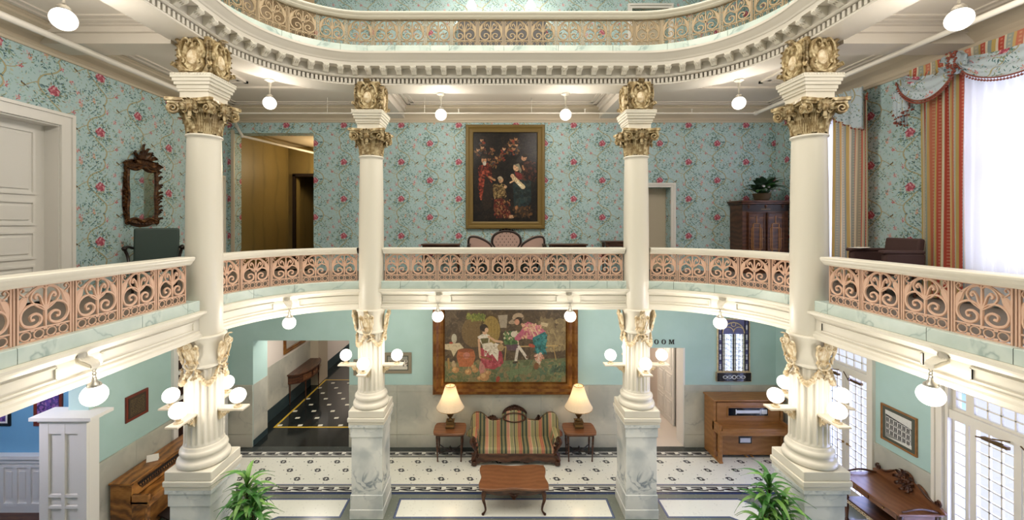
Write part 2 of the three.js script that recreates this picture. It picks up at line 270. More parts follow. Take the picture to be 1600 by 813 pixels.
const oakTex = woodTex(70, [138, 94, 50], [156, 108, 60], [168, 122, 72]);
const mahoganyTex = woodTex(80, [44, 26, 18], [78, 46, 30], [106, 70, 46]);
const cherryTex = woodTex(90, [104, 64, 40], [120, 78, 50], [132, 90, 60]);
const antiqueTex = woodTex(95, [66, 42, 20], [146, 94, 42], [190, 136, 70], 256, 5);
const fauxTex = dataTex(256, 256, (() => { const A = fbmTile(120, 2, 5), B = fbmTile(130, 3, 4); return (u, v) => { const k = Math.abs(Math.sin((u * 3 + A(u, v) * .9) * PI)); return mix3(mix3([138, 120, 72], [116, 100, 58], A(u, v)), [84, 74, 46], Math.pow(1 - k, 3) * .45 * clamp(B(u, v) * 1.6)); }; })());
const plasterTex = mottleTex(140, [244, 246, 244], [255, 255, 255]);
// striped fabrics
const sofaTex = canvasTex(512, 512, (g, W, H) => {
  const r = rnd(21); const st = [['#8e8a62', 30], ['#b89c66', 10], ['#a45c4c', 34], ['#b89c66', 8], ['#525a48', 26], ['#9a9268', 20], ['#525a48', 26], ['#b89c66', 8], ['#b88070', 30], ['#cdbd92', 10], ['#7f8562', 32], ['#cdbd92', 8], ['#5a584a', 14]];
  let x = 0; const tot = st.reduce((a, s) => a + s[1], 0);
  for (const [c, w] of st) { g.fillStyle = c; g.fillRect(x * W / tot, 0, w * W / tot + 1, H); x += w; }
  x = 0; for (const [c, w] of st) { if (w > 18) for (let y = 0; y < H; y += 32) { g.fillStyle = w > 28 ? 'rgba(228,200,140,.5)' : 'rgba(20,24,16,.5)'; g.beginPath(); g.ellipse((x + w / 2) * W / tot, y + 16, w * .25 * W / tot, 9, 0, 0, 7); g.fill(); } x += w; }
  for (let i = 0; i < 4000; i++) { g.fillStyle = r() < .5 ? 'rgba(0,0,0,.06)' : 'rgba(255,240,200,.07)'; g.fillRect(r() * W, r() * H, 2, 3); }
});
const drapeTex = canvasTex(512, 256, (g, W, H) => {
  const st = [['#c9b06a', 14], ['#e6dcc2', 10], ['#c9503c', 28], ['#e6dcc2', 10], ['#a6b0a6', 24], ['#d8b878', 10], ['#d98468', 30], ['#eadfc6', 10], ['#b5b3a0', 22], ['#c9b06a', 10], ['#cf5f4c', 26], ['#e6dcc2', 10], ['#98a5a2', 14]];
  const tot = st.reduce((a, s) => a + s[1], 0); let x = 0;
  for (const [c, w] of st) { g.fillStyle = c; g.fillRect(x * W / tot, 0, w * W / tot + 1, H); if (w > 20) for (let y = 0; y < H; y += 16) { g.fillStyle = 'rgba(240,222,180,.42)'; g.fillRect((x + w * .3) * W / tot, y, w * .4 * W / tot, 8); } x += w; }
});

// ------------------------------------------------------------------ pictures (flat print)
function blob(g, x, y, rx, ry, a, c) { g.fillStyle = c; g.beginPath(); g.ellipse(x, y, rx, ry, a, 0, 7); g.fill(); }
function shape(g, pts, c) { g.fillStyle = c; g.beginPath(); pts.forEach((p, i) => i ? g.lineTo(p[0], p[1]) : g.moveTo(p[0], p[1])); g.closePath(); g.fill(); }
function line(g, pts, w, c) { g.strokeStyle = c; g.lineWidth = w; g.lineCap = 'round'; g.lineJoin = 'round'; g.beginPath(); pts.forEach((p, i) => i ? g.lineTo(p[0], p[1]) : g.moveTo(p[0], p[1])); g.stroke(); }
function dabs(g, r, n, x0, x1, y0, y1, cs, s0, s1) { for (let i = 0; i < n; i++) blob(g, lerp(x0, x1, r()), lerp(y0, y1, r()), lerp(s0, s1, r()), lerp(s0, s1, r()) * .6, r() * 3, cs[r() * cs.length | 0]); }
const tavernTex = canvasTex(1000, 660, (g, W, H) => {       // a seated woman, a bowing man, casks and onions
  const r = rnd(33); g.fillStyle = '#4a3d2d'; g.fillRect(0, 0, W, H); dabs(g, r, 300, 0, W, 0, 140, ['#4e412f', '#40352a', '#463a2c'], 12, 40); g.translate(0, 100); H -= 100;
  dabs(g, r, 900, 0, W, 0, 380, ['#4e412f', '#3f3428', '#584a36', '#463a2c', '#5e4f3a'], 12, 40);
  shape(g, [[0, 400], [W, 360], [W, H], [0, H]], '#5f6a48');
  dabs(g, r, 900, 0, W, 400, H, ['#66714c', '#54633f', '#7a7550', '#4c6a50', '#6f7f58', '#8a7a55'], 10, 34);
  dabs(g, r, 180, 780, 1000, 60, 300, ['#8a7a56', '#7a6b4c', '#9a8a62'], 10, 40);
  blob(g, 250, 150, 105, 125, .1, '#6e5a38'); blob(g, 380, 140, 85, 128, 0, '#4d3d24'); blob(g, 386, 140, 72, 114, 0, '#9a8244');          // great cask
  for (let i = -2; i < 3; i++) line(g, [[386 + i * 26, 34], [386 + i * 26, 246]], 3, '#7d6733');
  dabs(g, r, 120, 190, 330, 10, 60, ['#6c7a34', '#56682e', '#8a9040'], 6, 16); shape(g, [[440, 20], [520, 16], [510, 120], [460, 120]], '#a59a86');
  shape(g, [[0, 250], [130, 240], [165, 280], [110, 300], [80, 350], [60, 300], [0, 290]], '#cdbf9c'); blob(g, 85, 205, 22, 38, 0, '#b9b5a0'); blob(g, 60, 240, 16, 8, 0, '#a8442c');
  shape(g, [[30, 360], [45, 360], [52, 450], [36, 450]], '#a08048'); blob(g, 80, 410, 16, 30, 0, '#b4a07c');
  shape(g, [[115, 300], [245, 300], [258, 350], [235, 430], [125, 430], [105, 350]], '#b4653c'); blob(g, 180, 300, 65, 16, 0, '#8a4a2c'); blob(g, 185, 340, 28, 26, 0, '#c07a6a'); line(g, [[106, 352], [256, 352]], 5, '#8a4a2c');
  // bench
  line(g, [[480, 272], [925, 262]], 10, '#c2a468'); line(g, [[505, 278], [496, 375]], 9, '#a98c54'); line(g, [[890, 268], [912, 375]], 8, '#a98c54');
  // woman
  shape(g, [[300, 280], [400, 285], [470, 310], [486, 400], [410, 452], [330, 440], [300, 380]], '#a83a48'); dabs(g, r, 60, 320, 470, 300, 430, ['#c05864', '#8f2c3c', '#b54a58'], 8, 22);
  shape(g, [[300, 380], [330, 420], [350, 480], [300, 500], [285, 440]], '#c4867e'); shape(g, [[310, 245], [390, 235], [450, 280], [440, 390], [395, 330], [320, 290]], '#e6dfcb'); dabs(g, r, 40, 330, 440, 250, 340, ['#f2ecdc', '#cfc6ae'], 5, 16);
  shape(g, [[275, 190], [330, 160], [375, 180], [370, 235], [310, 250], [285, 215]], '#ebe4d2'); shape(g, [[300, 205], [365, 200], [362, 238], [312, 248]], '#5d5a34');
  line(g, [[365, 190], [420, 225], [470, 232]], 18, '#d9ae8a'); line(g, [[285, 215], [290, 290], [296, 345]], 18, '#d4a682'); blob(g, 300, 352, 12, 12, 0, '#d4a682'); blob(g, 470, 235, 12, 10, 0, '#d9ae8a');
  blob(g, 335, 148, 20, 26, .2, '#ddb08c'); blob(g, 326, 120, 33, 30, 0, '#2a211a'); blob(g, 348, 138, 15, 20, 0, '#deb592'); blob(g, 462, 275, 26, 30, 0, '#b09468'); line(g, [[462, 240], [455, 260]], 8, '#a88c5e');
  line(g, [[305, 350], [385, 372]], 14, '#8a5a34');
  // companion behind
  shape(g, [[500, 250], [610, 250], [640, 300], [520, 300]], '#5a4552'); line(g, [[610, 270], [675, 360]], 22, '#e0d8c8'); line(g, [[600, 290], [585, 380]], 22, '#ded6c6'); blob(g, 580, 395, 22, 9, -.2, '#2c2620'); blob(g, 678, 352, 12, 12, 0, '#6a5040');
  shape(g, [[480, 200], [530, 150], [600, 180], [600, 250], [500, 255]], '#3f6b3a'); dabs(g, r, 70, 490, 610, 150, 250, ['#557f48', '#d9c8a8', '#7d9a5a', '#2f5230'], 6, 16); blob(g, 570, 170, 26, 24, 0, '#d8cdb8');
  // man
  shape(g, [[640, 120], [680, 70], [770, 100], [830, 150], [800, 210], [720, 215], [650, 200], [600, 225], [590, 200]], '#c0607a'); dabs(g, r, 90, 640, 800, 90, 205, ['#d98a90', '#a84a64', '#e0b890', '#cf9a80'], 6, 18); line(g, [[690, 90], [740, 200]], 8, '#e3c8a0'); line(g, [[720, 90], [775, 195]], 8, '#e3c8a0'); line(g, [[640, 150], [590, 205]], 30, '#bd5c78');
  shape(g, [[720, 200], [820, 150], [840, 180], [830, 260], [815, 330], [760, 340], [730, 260]], '#1f6a6c'); dabs(g, r, 60, 740, 830, 180, 320, ['#2c8084', '#155052', '#3a9090'], 6, 18);
  line(g, [[785, 330], [770, 400]], 30, '#dcc8b0'); dabs(g, r, 30, 740, 810, 330, 385, ['#e6b0a0', '#f0d8c0', '#c88a70'], 6, 15); blob(g, 752, 425, 22, 28, .2, '#7a5030'); blob(g, 715, 262, 28, 14, .3, '#b44a34');
  blob(g, 590, 60, 66, 22, -.35, '#a39078'); blob(g, 602, 34, 46, 32, -.2, '#b5a084'); blob(g, 606, 50, 46, 9, -.25, '#6a5a48'); blob(g, 608, 62, 30, 28, 0, '#2a1f18'); blob(g, 595, 74, 20, 24, 0, '#d3987a'); shape(g, [[790, 75], [850, 85], [840, 115], [790, 100]], '#c8b890');
  for (const [x, y, s] of [[95, 455, 30], [200, 470, 28], [255, 455, 26], [240, 430, 20], [330, 510, 40], [290, 520, 20], [360, 480, 24]]) { blob(g, x, y, s, s * .85, 0, '#b98a58'); blob(g, x - s * .25, y - s * .2, s * .5, s * .45, 0, '#d8b078'); line(g, [[x, y - s * .6], [x + 4, y - s * 1.5]], 5, '#b7a46a'); }
  blob(g, 440, 530, 16, 26, .3, '#a04030'); shape(g, [[500, 470], [700, 420], [690, 450], [540, 520]], '#6a8058'); dabs(g, r, 50, 880, 990, 420, 470, ['#2f4a3a', '#3f5a48'], 4, 14); dabs(g, r, 5200, 0, W, -100, H, ['rgba(40,28,16,.13)', 'rgba(235,215,170,.09)', 'rgba(70,52,30,.12)', 'rgba(120,110,80,.1)'], 2, 10); g.globalAlpha = .16; g.fillStyle = '#6a5638'; g.fillRect(0, -100, W, H + 100); g.globalAlpha = 1;
});
const sacredTex = canvasTex(520, 720, (g, W, H) => {          // dark canvas crowded with robed figures
  const r = rnd(44); g.fillStyle = '#15100e'; g.fillRect(0, 0, W, H); dabs(g, r, 700, 0, W, 0, H, ['#1a1412', '#120d0c', '#221a16', '#1c1614', '#0f0c0c'], 14, 46);
  dabs(g, r, 90, 380, 520, 10, 220, ['#2c2626', '#262024'], 16, 44);
  for (const [x, y] of [[70, 60], [40, 140], [75, 120], [150, 130], [190, 200], [230, 180], [130, 215], [165, 235], [250, 130], [310, 60], [345, 50], [300, 100], [350, 100], [330, 130]]) { blob(g, x, y, 14, 18, r() - .5, ['#a87a54', '#8a5f42', '#bd906a'][r() * 3 | 0]); blob(g, x + 3, y - 12, 15, 10, 0, '#2a1c16'); dabs(g, r, 10, x - 28, x + 28, y + 14, y + 50, ['#5a2c20', '#6a4a2a', '#33343c', '#7a5a38', '#8a3a28'], 6, 16); }
  // man in red mantle
  shape(g, [[50, 270], [110, 250], [150, 330], [135, 420], [110, 540], [80, 560], [60, 440], [45, 340]], '#7e2a1e'); dabs(g, r, 160, 50, 145, 270, 540, ['#963a2a', '#5c1c14', '#84301f', '#a8503a', '#40140f'], 8, 20); shape(g, [[100, 340], [160, 420], [150, 600], [90, 640], [70, 560]], '#2a1f1a');
  blob(g, 88, 225, 21, 27, 0, '#c08c68'); blob(g, 92, 250, 14, 18, 0, '#c8c0b0'); blob(g, 86, 202, 22, 12, 0, '#3a2c22'); line(g, [[130, 360], [175, 385]], 16, '#b8845c');
  // kneeling figures
  shape(g, [[160, 450], [200, 420], [255, 440], [270, 500], [220, 530], [165, 510]], '#75603c'); dabs(g, r, 160, 160, 265, 420, 530, ['#a08a5c', '#5a4428', '#8a7248', '#3c2c1c'], 4, 12); blob(g, 225, 385, 20, 24, .2, '#c4966e'); blob(g, 218, 370, 20, 16, 0, '#b8a88a'); blob(g, 262, 440, 13, 12, 0, '#caa07a');
  shape(g, [[170, 540], [235, 530], [300, 640], [320, 690], [200, 690], [165, 620]], '#5e2219'); dabs(g, r, 160, 175, 300, 545, 690, ['#7c3326', '#451410', '#8a5a3a', '#a07a50', '#2a120e'], 4, 13); blob(g, 310, 680, 22, 14, 0, '#caa07a');
  // mother, child, standing man
  shape(g, [[330, 320], [400, 320], [470, 420], [470, 560], [400, 640], [330, 600], [320, 440]], '#1d2c30'); dabs(g, r, 70, 340, 460, 330, 580, ['#26383a', '#182426', '#2f3a3a'], 10, 26); blob(g, 348, 285, 24, 30, -.2, '#d8ae88'); shape(g, [[325, 260], [370, 250], [395, 310], [380, 330], [365, 280]], '#8a8470'); shape(g, [[335, 315], [390, 330], [400, 380], [350, 380]], '#7a2a2a');
  line(g, [[330, 370], [405, 440]], 34, '#d9c49a'); blob(g, 318, 352, 16, 17, 0, '#dcb48c'); line(g, [[300, 405], [330, 390]], 12, '#d8b088'); line(g, [[395, 445], [360, 405]], 18, '#efe2c0');
  shape(g, [[410, 240], [470, 230], [505, 300], [500, 400], [440, 380], [400, 300]], '#40201a'); dabs(g, r, 90, 405, 505, 240, 390, ['#582c22', '#2c1612', '#1c100e'], 6, 20); blob(g, 412, 205, 22, 26, .3, '#c89670'); blob(g, 418, 188, 22, 14, 0, '#241812'); line(g, [[400, 270], [412, 300]], 12, '#b8845c');
  dabs(g, r, 60, 330, 470, 600, 680, ['#4a3424', '#6a4a2c', '#33261c'], 8, 22); blob(g, 350, 610, 12, 16, 0, '#a8744c'); dabs(g, r, 4200, 0, W, 0, H, ['rgba(12,8,6,.22)', 'rgba(20,14,10,.2)', 'rgba(190,140,90,.06)', 'rgba(90,60,40,.1)'], 2, 11);
});
const engravingTex = canvasTex(384, 384, (g, W, H) => {        // black and white view of a three-storey facade
  g.fillStyle = '#d8d8d2'; g.fillRect(0, 0, W, H); const r = rnd(51); shape(g, [[0, 60], [W, 110], [W, 330], [0, 384]], '#8c8c88'); shape(g, [[10, 60], [W, 116], [W, 132], [10, 84]], '#2c2c2a');
  for (let j = 0; j < 3; j++) for (let i = 0; i < 6; i++) { const x = 22 + i * 60, y = 100 + j * 84 + i * 5; g.fillStyle = '#161616'; g.fillRect(x, y, 30, 52); g.fillStyle = '#efefec'; g.fillRect(x - 6, y - 10, 44, 7); g.fillRect(x + 13, y, 4, 52); g.fillStyle = '#f4f4f0'; g.fillRect(x + 40, y - 4, 7, 64); }
  for (let i = 0; i < 900; i++) { g.fillStyle = r() < .5 ? 'rgba(0,0,0,.25)' : 'rgba(255,255,255,.3)'; g.fillRect(r() * W, r() * H, 1 + r() * 9, 1 + r() * 2); }
});
const groupPhotoTex = canvasTex(256, 160, (g, W, H) => { const r = rnd(61); g.fillStyle = '#b9b4a8'; g.fillRect(0, 0, W, H); g.fillStyle = '#8d8f84'; g.fillRect(0, 0, W, 60); for (let j = 0; j < 3; j++) for (let i = 0; i < 16; i++) { blob(g, 10 + i * 16 + r() * 4, 58 + j * 26, 6, 12, 0, ['#3a3834', '#5a564e', '#7a6a5c', '#e0dcd2'][r() * 4 | 0]); blob(g, 10 + i * 16, 44 + j * 26, 4, 5, 0, '#d0b8a0'); } g.fillStyle = '#cfcabc'; g.fillRect(0, 126, W, 34); });
const plaqueTex = canvasTex(160, 200, (g, W, H) => { g.fillStyle = '#3d3226'; g.fillRect(0, 0, W, H); const r = rnd(64); g.fillStyle = '#8a7448'; for (let y = 26; y < 180; y += 15) for (let x = 18; x < 140; x += 4 + r() * 12) g.fillRect(x, y, 3 + r() * 8, 4); });
const abstractTex = canvasTex(160, 224, (g, W, H) => { const r = rnd(66); g.fillStyle = '#4a3a78'; g.fillRect(0, 0, W, H); dabs(g, r, 260, 0, W, 0, H, ['#6a4a9a', '#8a5a9a', '#3a2a60', '#a878a8', '#50407a'], 5, 20); });

// ------------------------------------------------------------------ materials
function mat(color, rough = .6, o = {}) { const { metric: mt, tint, ...rest } = o; const m = new THREE[(rest.transmission || rest.clearcoat || rest.sheen) ? 'MeshPhysicalMaterial' : 'MeshStandardMaterial']({ color, roughness: rough, side: THREE.DoubleSide, ...rest }); if (mt) m.userData.metric = mt; return m; }
const M = {
  cream: mat(0xdad5c7, .34), creamWall: mat(0xe3ded2, .5), ceiling: mat(0xd3cbbf, .42), soffit: mat(0xe2dccf, .4), trimGrey: mat(0xd0cabf, .38), tanTrim: mat(0xc4b8a2, .45),
  aqua: mat(0xb2d0cc, .7, { map: plasterTex, metric: 1.7 }), blue: mat(0x6fa6c8, .7), whiteWood: mat(0xe4e2dc, .38), pinkWall: mat(0xd8cfc6, .7),
  paper: mat(0xffffff, .62, { map: wallpaperTex }), marble: mat(0xffffff, .22, { map: marbleA, metric: 1.15 }), marbleWall: mat(0xf4f2ea, .28, { map: marbleB, metric: 1.4 }), curb: mat(0xffffff, .2, { map: marbleC, metric: 1.1 }),
  floor: mat(0xffffff, .16, { map: floorTex }), hallFloor: mat(0xffffff, .1, { map: hallTex }), carpet: mat(0x6d6258, .95), faux: mat(0xffffff, .45, { map: fauxTex, metric: 1.6 }),
  iron: mat(0xdab49c, .5, { metalness: .12 }), bronze: mat(0xa69274, .45, { metalness: .2 }), gold: mat(0xd9ccac, .5, { metalness: .03, map: mottleTex(150, [138, 118, 84], [255, 252, 242], 128, 8), metric: .35 }), paleGold: mat(0xe9e2d3, .5, { metalness: .03, map: mottleTex(160, [208, 186, 150], [255, 250, 236], 128, 8), metric: .3 }), brass: mat(0xb08d57, .3, { metalness: .85 }), darkBrass: mat(0x6f5836, .4, { metalness: .7 }),
  oak: mat(0xffffff, .34, { map: oakTex, metric: 1.1 }), mahogany: mat(0xffffff, .3, { map: mahoganyTex, metric: 1 }), cherry: mat(0xffffff, .3, { map: cherryTex, metric: 1 }), antique: mat(0xffffff, .35, { map: antiqueTex, metric: .9 }), ebony: mat(0x1f1512, .35), blackWood: mat(0x16110f, .3),
  frameGold: mat(0x8a6636, .35, { metalness: .35, map: mottleTex(170, [190, 150, 90], [255, 240, 200], 96, 6), metric: .5 }), frameOlive: mat(0x75602f, .55, { metalness: .1 }), carved: mat(0x7a5630, .4, { metalness: .25, map: mottleTex(180, [70, 50, 34], [255, 236, 200], 96, 8), metric: .25 }), redWood: mat(0x6f2c1c, .4), silverWood: mat(0x8d8470, .4),
  globe: mat(0xffffff, .3, { emissive: 0xfff4e6, emissiveIntensity: 2.2 }), steel: mat(0xb9b6ae, .3, { metalness: .8 }), pipe: mat(0xd6d2c8, .4), whiteIron: mat(0xd8cdbb, .4),
  mirror: mat(0xe8efee, .03, { metalness: 1 }), glass: mat(0xffffff, 0, { transmission: 1, thickness: 0, ior: 1.45 }), darkGlass: mat(0x151a22, .08), sheer: mat(0xf4f2f6, .95, { transmission: .55, thickness: 0 }),
  drape: mat(0xffffff, .95, { map: drapeTex, transmission: .3, thickness: 0 }), chintz: mat(0xffffff, .8, { map: chintzTex, metric: .95 }), sofa: mat(0xffffff, .85, { map: sofaTex, metric: .46 }), fringe: mat(0x8a4a3c, .8), shade: mat(0xe8dcc4, .9, { transmission: .3, thickness: 0, emissive: 0xffe0b8, emissiveIntensity: .1 }),
  leather: mat(0x33443f, .45), brownFabric: mat(0x4a3330, .75), mauve: mat(0xa98f84, .8), leaf: mat(0x3f7a30, .4, { transmission: .2, thickness: 0 }), leafPale: mat(0x6d9a48, .42), silkLeaf: mat(0x44604a, .6), petal: mat(0xd8d4dc, .7), basket: mat(0x4a3a24, .8), pot: mat(0x4d6a78, .4), paperCard: mat(0xf4f1e8, .7), ink: mat(0x201a16, .6), redMetal: mat(0x7d3b2a, .4), exterior: mat(0xc9c9c6, .8),
  tavern: mat(0xffffff, .4, { map: tavernTex }), sacred: mat(0xffffff, .35, { map: sacredTex }), engraving: mat(0xffffff, .5, { map: engravingTex }), groupPhoto: mat(0xffffff, .5, { map: groupPhotoTex }), plaque: mat(0xffffff, .4, { map: plaqueTex }), abstract: mat(0xffffff, .5, { map: abstractTex }), matte: mat(0x4e5348, .8),
  violetGlass: mat(0x5b5a86, .12), blackGlass: mat(0x1a1a22, .1), shadeGlass: mat(0xfff3ea, .4, { emissive: 0xfff0e0, emissiveIntensity: 1.6 }), roll: mat(0xdfe4ec, .5), teal: mat(0x2c3f44, .6),
};
M.paper.userData.paper = true;
// ------------------------------------------------------------------ the room: floors, ceilings, walls
wallpaperTex.repeat.set(1 / 1.29, 1 / .83); M.paper.userData.metric = 1;
function holed(ax, t0, t1, a0, a1, y0, y1, holes) {           // wall slab: ax 'x' runs along x between z=t0..t1, 'z' runs along z between x=t0..t1
  const xs = [a0, a1], ys = [y0, y1], out = []; for (const h of holes) { xs.push(h[0], h[1]); ys.push(h[2], h[3]); }
  const cl = (v, a, b) => [...new Set(v.map(q => clamp(q, a, b)))].sort((p, q) => p - q), X = cl(xs, a0, a1), Y = cl(ys, y0, y1);
  for (let i = 0; i < X.length - 1; i++) for (let j = 0; j < Y.length - 1; j++) { const cx = (X[i] + X[i + 1]) / 2, cy = (Y[j] + Y[j + 1]) / 2; if (holes.some(h => cx > h[0] && cx < h[1] && cy > h[2] && cy < h[3])) continue; out.push(ax === 'x' ? bx(X[i], X[i + 1], Y[j], Y[j + 1], t0, t1) : bx(t0, t1, Y[j], Y[j + 1], X[i], X[i + 1])); }
  return out;
}
const floor = structure('floor', 'white mosaic lobby floor with dark fret borders and small blossoms', 'floor');
mesh('mosaic', patch((u, v) => [lerp(-XW, XW, u), 0, lerp(ZE, ZW, v)], 8, 8), M.floor, floor);
mesh('subfloor', bx(-XW - .3, XW + .3, -.15, -.004, ZW - .3, ZE + .3), M.matte, floor);
function slab(name, label, cat, y0, y1, m, off) {
  const s = poly([[-XW - .3, -ZE - .3], [XW + .3, -ZE - .3], [XW + .3, -ZW + .3], [-XW - .3, -ZW + .3]]), h = new THREE.Path();
  edgeRange(-HALF, HALF).forEach((q, i) => { const e = edge(q, off); i ? h.lineTo(e.x, -e.z) : h.moveTo(e.x, -e.z); }); s.holes.push(h);
  const o = structure(name, label, cat); mesh(name.startsWith('floor') ? 'carpet' : 'plaster', T(extr(s, y1 - y0), 0, y0, 0, -PI / 2), m, o); return o;
}
const ceil1 = slab('ceiling', 'cream ceiling under the first gallery', 'ceiling', C1, C1 + .1, M.soffit, -.1);
slab('floor', 'gallery floor behind the iron railing', 'floor', C1 + .1, F2, M.carpet, -.05);
const ceil2 = slab('ceiling', 'coffered ceiling under the upper gallery', 'ceiling', C2, C2 + .12, M.ceiling, -.2);
slab('floor', 'upper gallery floor above the cornice', 'floor', C2 + .12, F3, M.carpet, -.05);
const ceil3 = slab('ceiling', 'top ceiling around the skylight', 'ceiling', C3, C3 + .2, M.ceiling, -.05);

// walls
const wallBack = structure('wall_back', 'far wall, painted below and papered with flowers above', 'wall');
const HALL1 = [-5.58, -3.42, 0, 2.38], DOOR1 = [3.03, 4.09, 0, 2.215], HALL2 = [-6.03, -4.22, F2, 7.04], DOOR2 = [3.02, 3.79, F2, 5.82], HALL3 = [-6.03, -4.2, F3, 10.7], DOOR3 = [2.92, 3.74, F3, 9.83];
mesh('painted_plaster', holed('x', ZW - .3, ZW, -XW - .3, XW + .3, -.1, F2, [[HALL1[0], HALL1[1], -.1, HALL1[3]], [DOOR1[0], DOOR1[1], -.1, DOOR1[3]]]), M.aqua, wallBack);
mesh('wallpaper', holed('x', ZW - .3, ZW, -XW - .3, XW + .3, F2, F3, [HALL2, DOOR2]), M.paper, wallBack);
mesh('wallpaper', holed('x', ZW - .3, ZW, -XW - .3, XW + .3, F3, C3 + .2, [HALL3, DOOR3]), M.paper, wallBack);
const wallLeft = structure('wall_left', 'side wall opposite the street doors, painted below, papered above', 'wall');
mesh('painted_plaster', holed('z', -XW - .3, -XW, ZW, ZE, -.1, F2, [[-5.95, -1.6, -.1, C1 + .05], [-8.85, -7.6, -.1, 2.75]]), M.aqua, wallLeft);
mesh('wallpaper', holed('z', -XW - .3, -XW, ZW, ZE, F2, F3, [[-5.55, -4.45, F2, 6.36], [-8.78, -7.98, F2, 5.92]]), M.paper, wallLeft);
mesh('wallpaper', holed('z', -XW - .3, -XW, ZW, ZE, F3, C3 + .2, []), M.paper, wallLeft);
const wallRight = structure('wall_right', 'street wall with glazed doors below and draped windows above', 'wall');
const DA = [-7.86, -6.8], DB = [-5.66, -4.1], WA = [-8.35, -7.05], WB = [-5.42, -4.0];
mesh('painted_plaster', holed('z', XW, XW + .3, ZW, ZE, -.1, F2, [[...DA, -.1, 2.8], [...DB, -.1, 2.8]]), M.aqua, wallRight);
mesh('wallpaper', holed('z', XW, XW + .3, ZW, ZE, F2, F3, [[...WA, 4.35, 7.0], [...WB, 4.35, 7.0]]), M.paper, wallRight);
mesh('wallpaper', holed('z', XW, XW + .3, ZW, ZE, F3, C3 + .2, []), M.paper, wallRight);
const wallNear = structure('wall_front', 'papered wall behind the viewer', 'wall');
mesh('wallpaper', bx(-XW - .3, XW + .3, -.1, C3 + .2, ZE, ZE + .3), M.paper, wallNear);

// marble wainscot of the lobby: skirting, slabs and capping, each slab its own piece
function wainscot(wall, along, at, sgn, a0, a1, n) {
  const put = (u0, u1, y0, y1, t) => along === 'x' ? bx(u0, u1, y0, y1, at, at + t) : bx(at, at + sgn * t, y0, y1, u0, u1), w = (a1 - a0) / n;
  for (let i = 0; i < n; i++) {
    mesh('marble_slab', put(a0 + i * w + .002, a0 + (i + 1) * w - .002, .285, 1.245, .022), M.marbleWall, wall);
    mesh('marble_skirting', put(a0 + i * w + .002, a0 + (i + 1) * w - .002, 0, .28, .034), M.marbleWall, wall);
    mesh('marble_capping', put(a0 + i * w + .002, a0 + (i + 1) * w - .002, 1.25, 1.385, .03), M.marbleWall, wall);
  }
}
wainscot(wallBack, 'x', ZW, 1, -XW, -5.58, 1); wainscot(wallBack, 'x', ZW, 1, -3.42, 3.03, 6); wainscot(wallBack, 'x', ZW, 1, 4.09, XW, 2);
wainscot(wallLeft, 'z', -XW, 1, -7.45, -5.98, 2);
wainscot(wallRight, 'z', XW, -1, -6.68, -5.78, 1); wainscot(wallRight, 'z', XW, -1, ZW, -7.98, 1);

// ------------------------------------------------------------------ gallery edges
const trim1 = structure('trim_1', 'cream panelled edge beam below the gallery railing with green marble curb', 'edge beam');
const fasciaProf = [[-.27, 3.7], [-.27, 3.51], [.1, 3.51], [.1, 3.555], [.088, 3.575], [.088, 3.6], [.07, 3.612], [.07, 3.765], [.082, 3.775], [.095, 3.8], [.125, 3.825], [.145, 3.832], [.145, 3.862], [.06, 3.87], [-.27, 3.87]];
mesh('beam', sweep(fasciaProf, -HALF, HALF, false), M.cream, trim1);
const lampS = [-6.71, -3.73, -1.13, 1.13, 3.73, 6.71];
const panelBreaks = [-9.0, -6.71, -5.1, -3.73, -2.33, -1.13, 1.13, 2.33, 3.73, 5.1, 6.71, 9.0];
for (let i = 0; i < panelBreaks.length - 1; i++) {
  const a = panelBreaks[i] + .2, b = panelBreaks[i + 1] - .2, bead = (y, s0, s1) => sweep([[.06, y - .011], [.084, y - .007], [.084, y + .007], [.06, y + .011]], s0, s1);
  const g = [bead(3.637, a, b), bead(3.742, a, b)]; for (const s of [a, b]) g.push(sweep([[.06, 3.63], [.084, 3.634], [.084, 3.744], [.06, 3.748]], s - .011, s + .011));
  mesh('panel_moulding', g, M.cream, trim1);
}
for (let k = -11; k < 11; k++) mesh('curb_block', sweep([[-.1, 3.868], [.075, 3.868], [.08, 3.874], [.08, 3.995], [.074, 4.002], [-.1, 4.002]], k * .9 + (k & 1 ? .25 : 0) + .0025, (k + 1) * .9 + ((k + 1) & 1 ? .25 : 0) - .0025), M.curb, trim1);
const trim2 = structure('trim_2', 'heavy cream cornice with scrolled brackets and dentils around the well', 'cornice');
const cornProf = [[-.33, 7.62], [-.33, 7.4], [.13, 7.4], [.13, 7.424], [.055, 7.43], [.055, 7.51], [.14, 7.522], [.152, 7.54], [.152, 7.556], [.12, 7.562], [.12, 7.684], [.262, 7.686], [.262, 7.74], [.272, 7.75], [.282, 7.775], [.31, 7.815], [.335, 7.855], [.348, 7.866], [.348, 7.9], [.05, 7.905], [-.33, 7.905]];
mesh('cornice', sweep(cornProf, -HALF, HALF, false, .08), M.trimGrey, trim2);
{ const g = []; for (let s = -9.4; s < 9.4; s += .0715) { const e = edge(s, .092); g.push(T(box(.04, .078, .076), e.x, 7.468, e.z, 0, Math.atan2(e.nx, e.nz), 0)); } mesh('dentil_band', g, M.trimGrey, trim2).userData.kind = 'stuff'; }
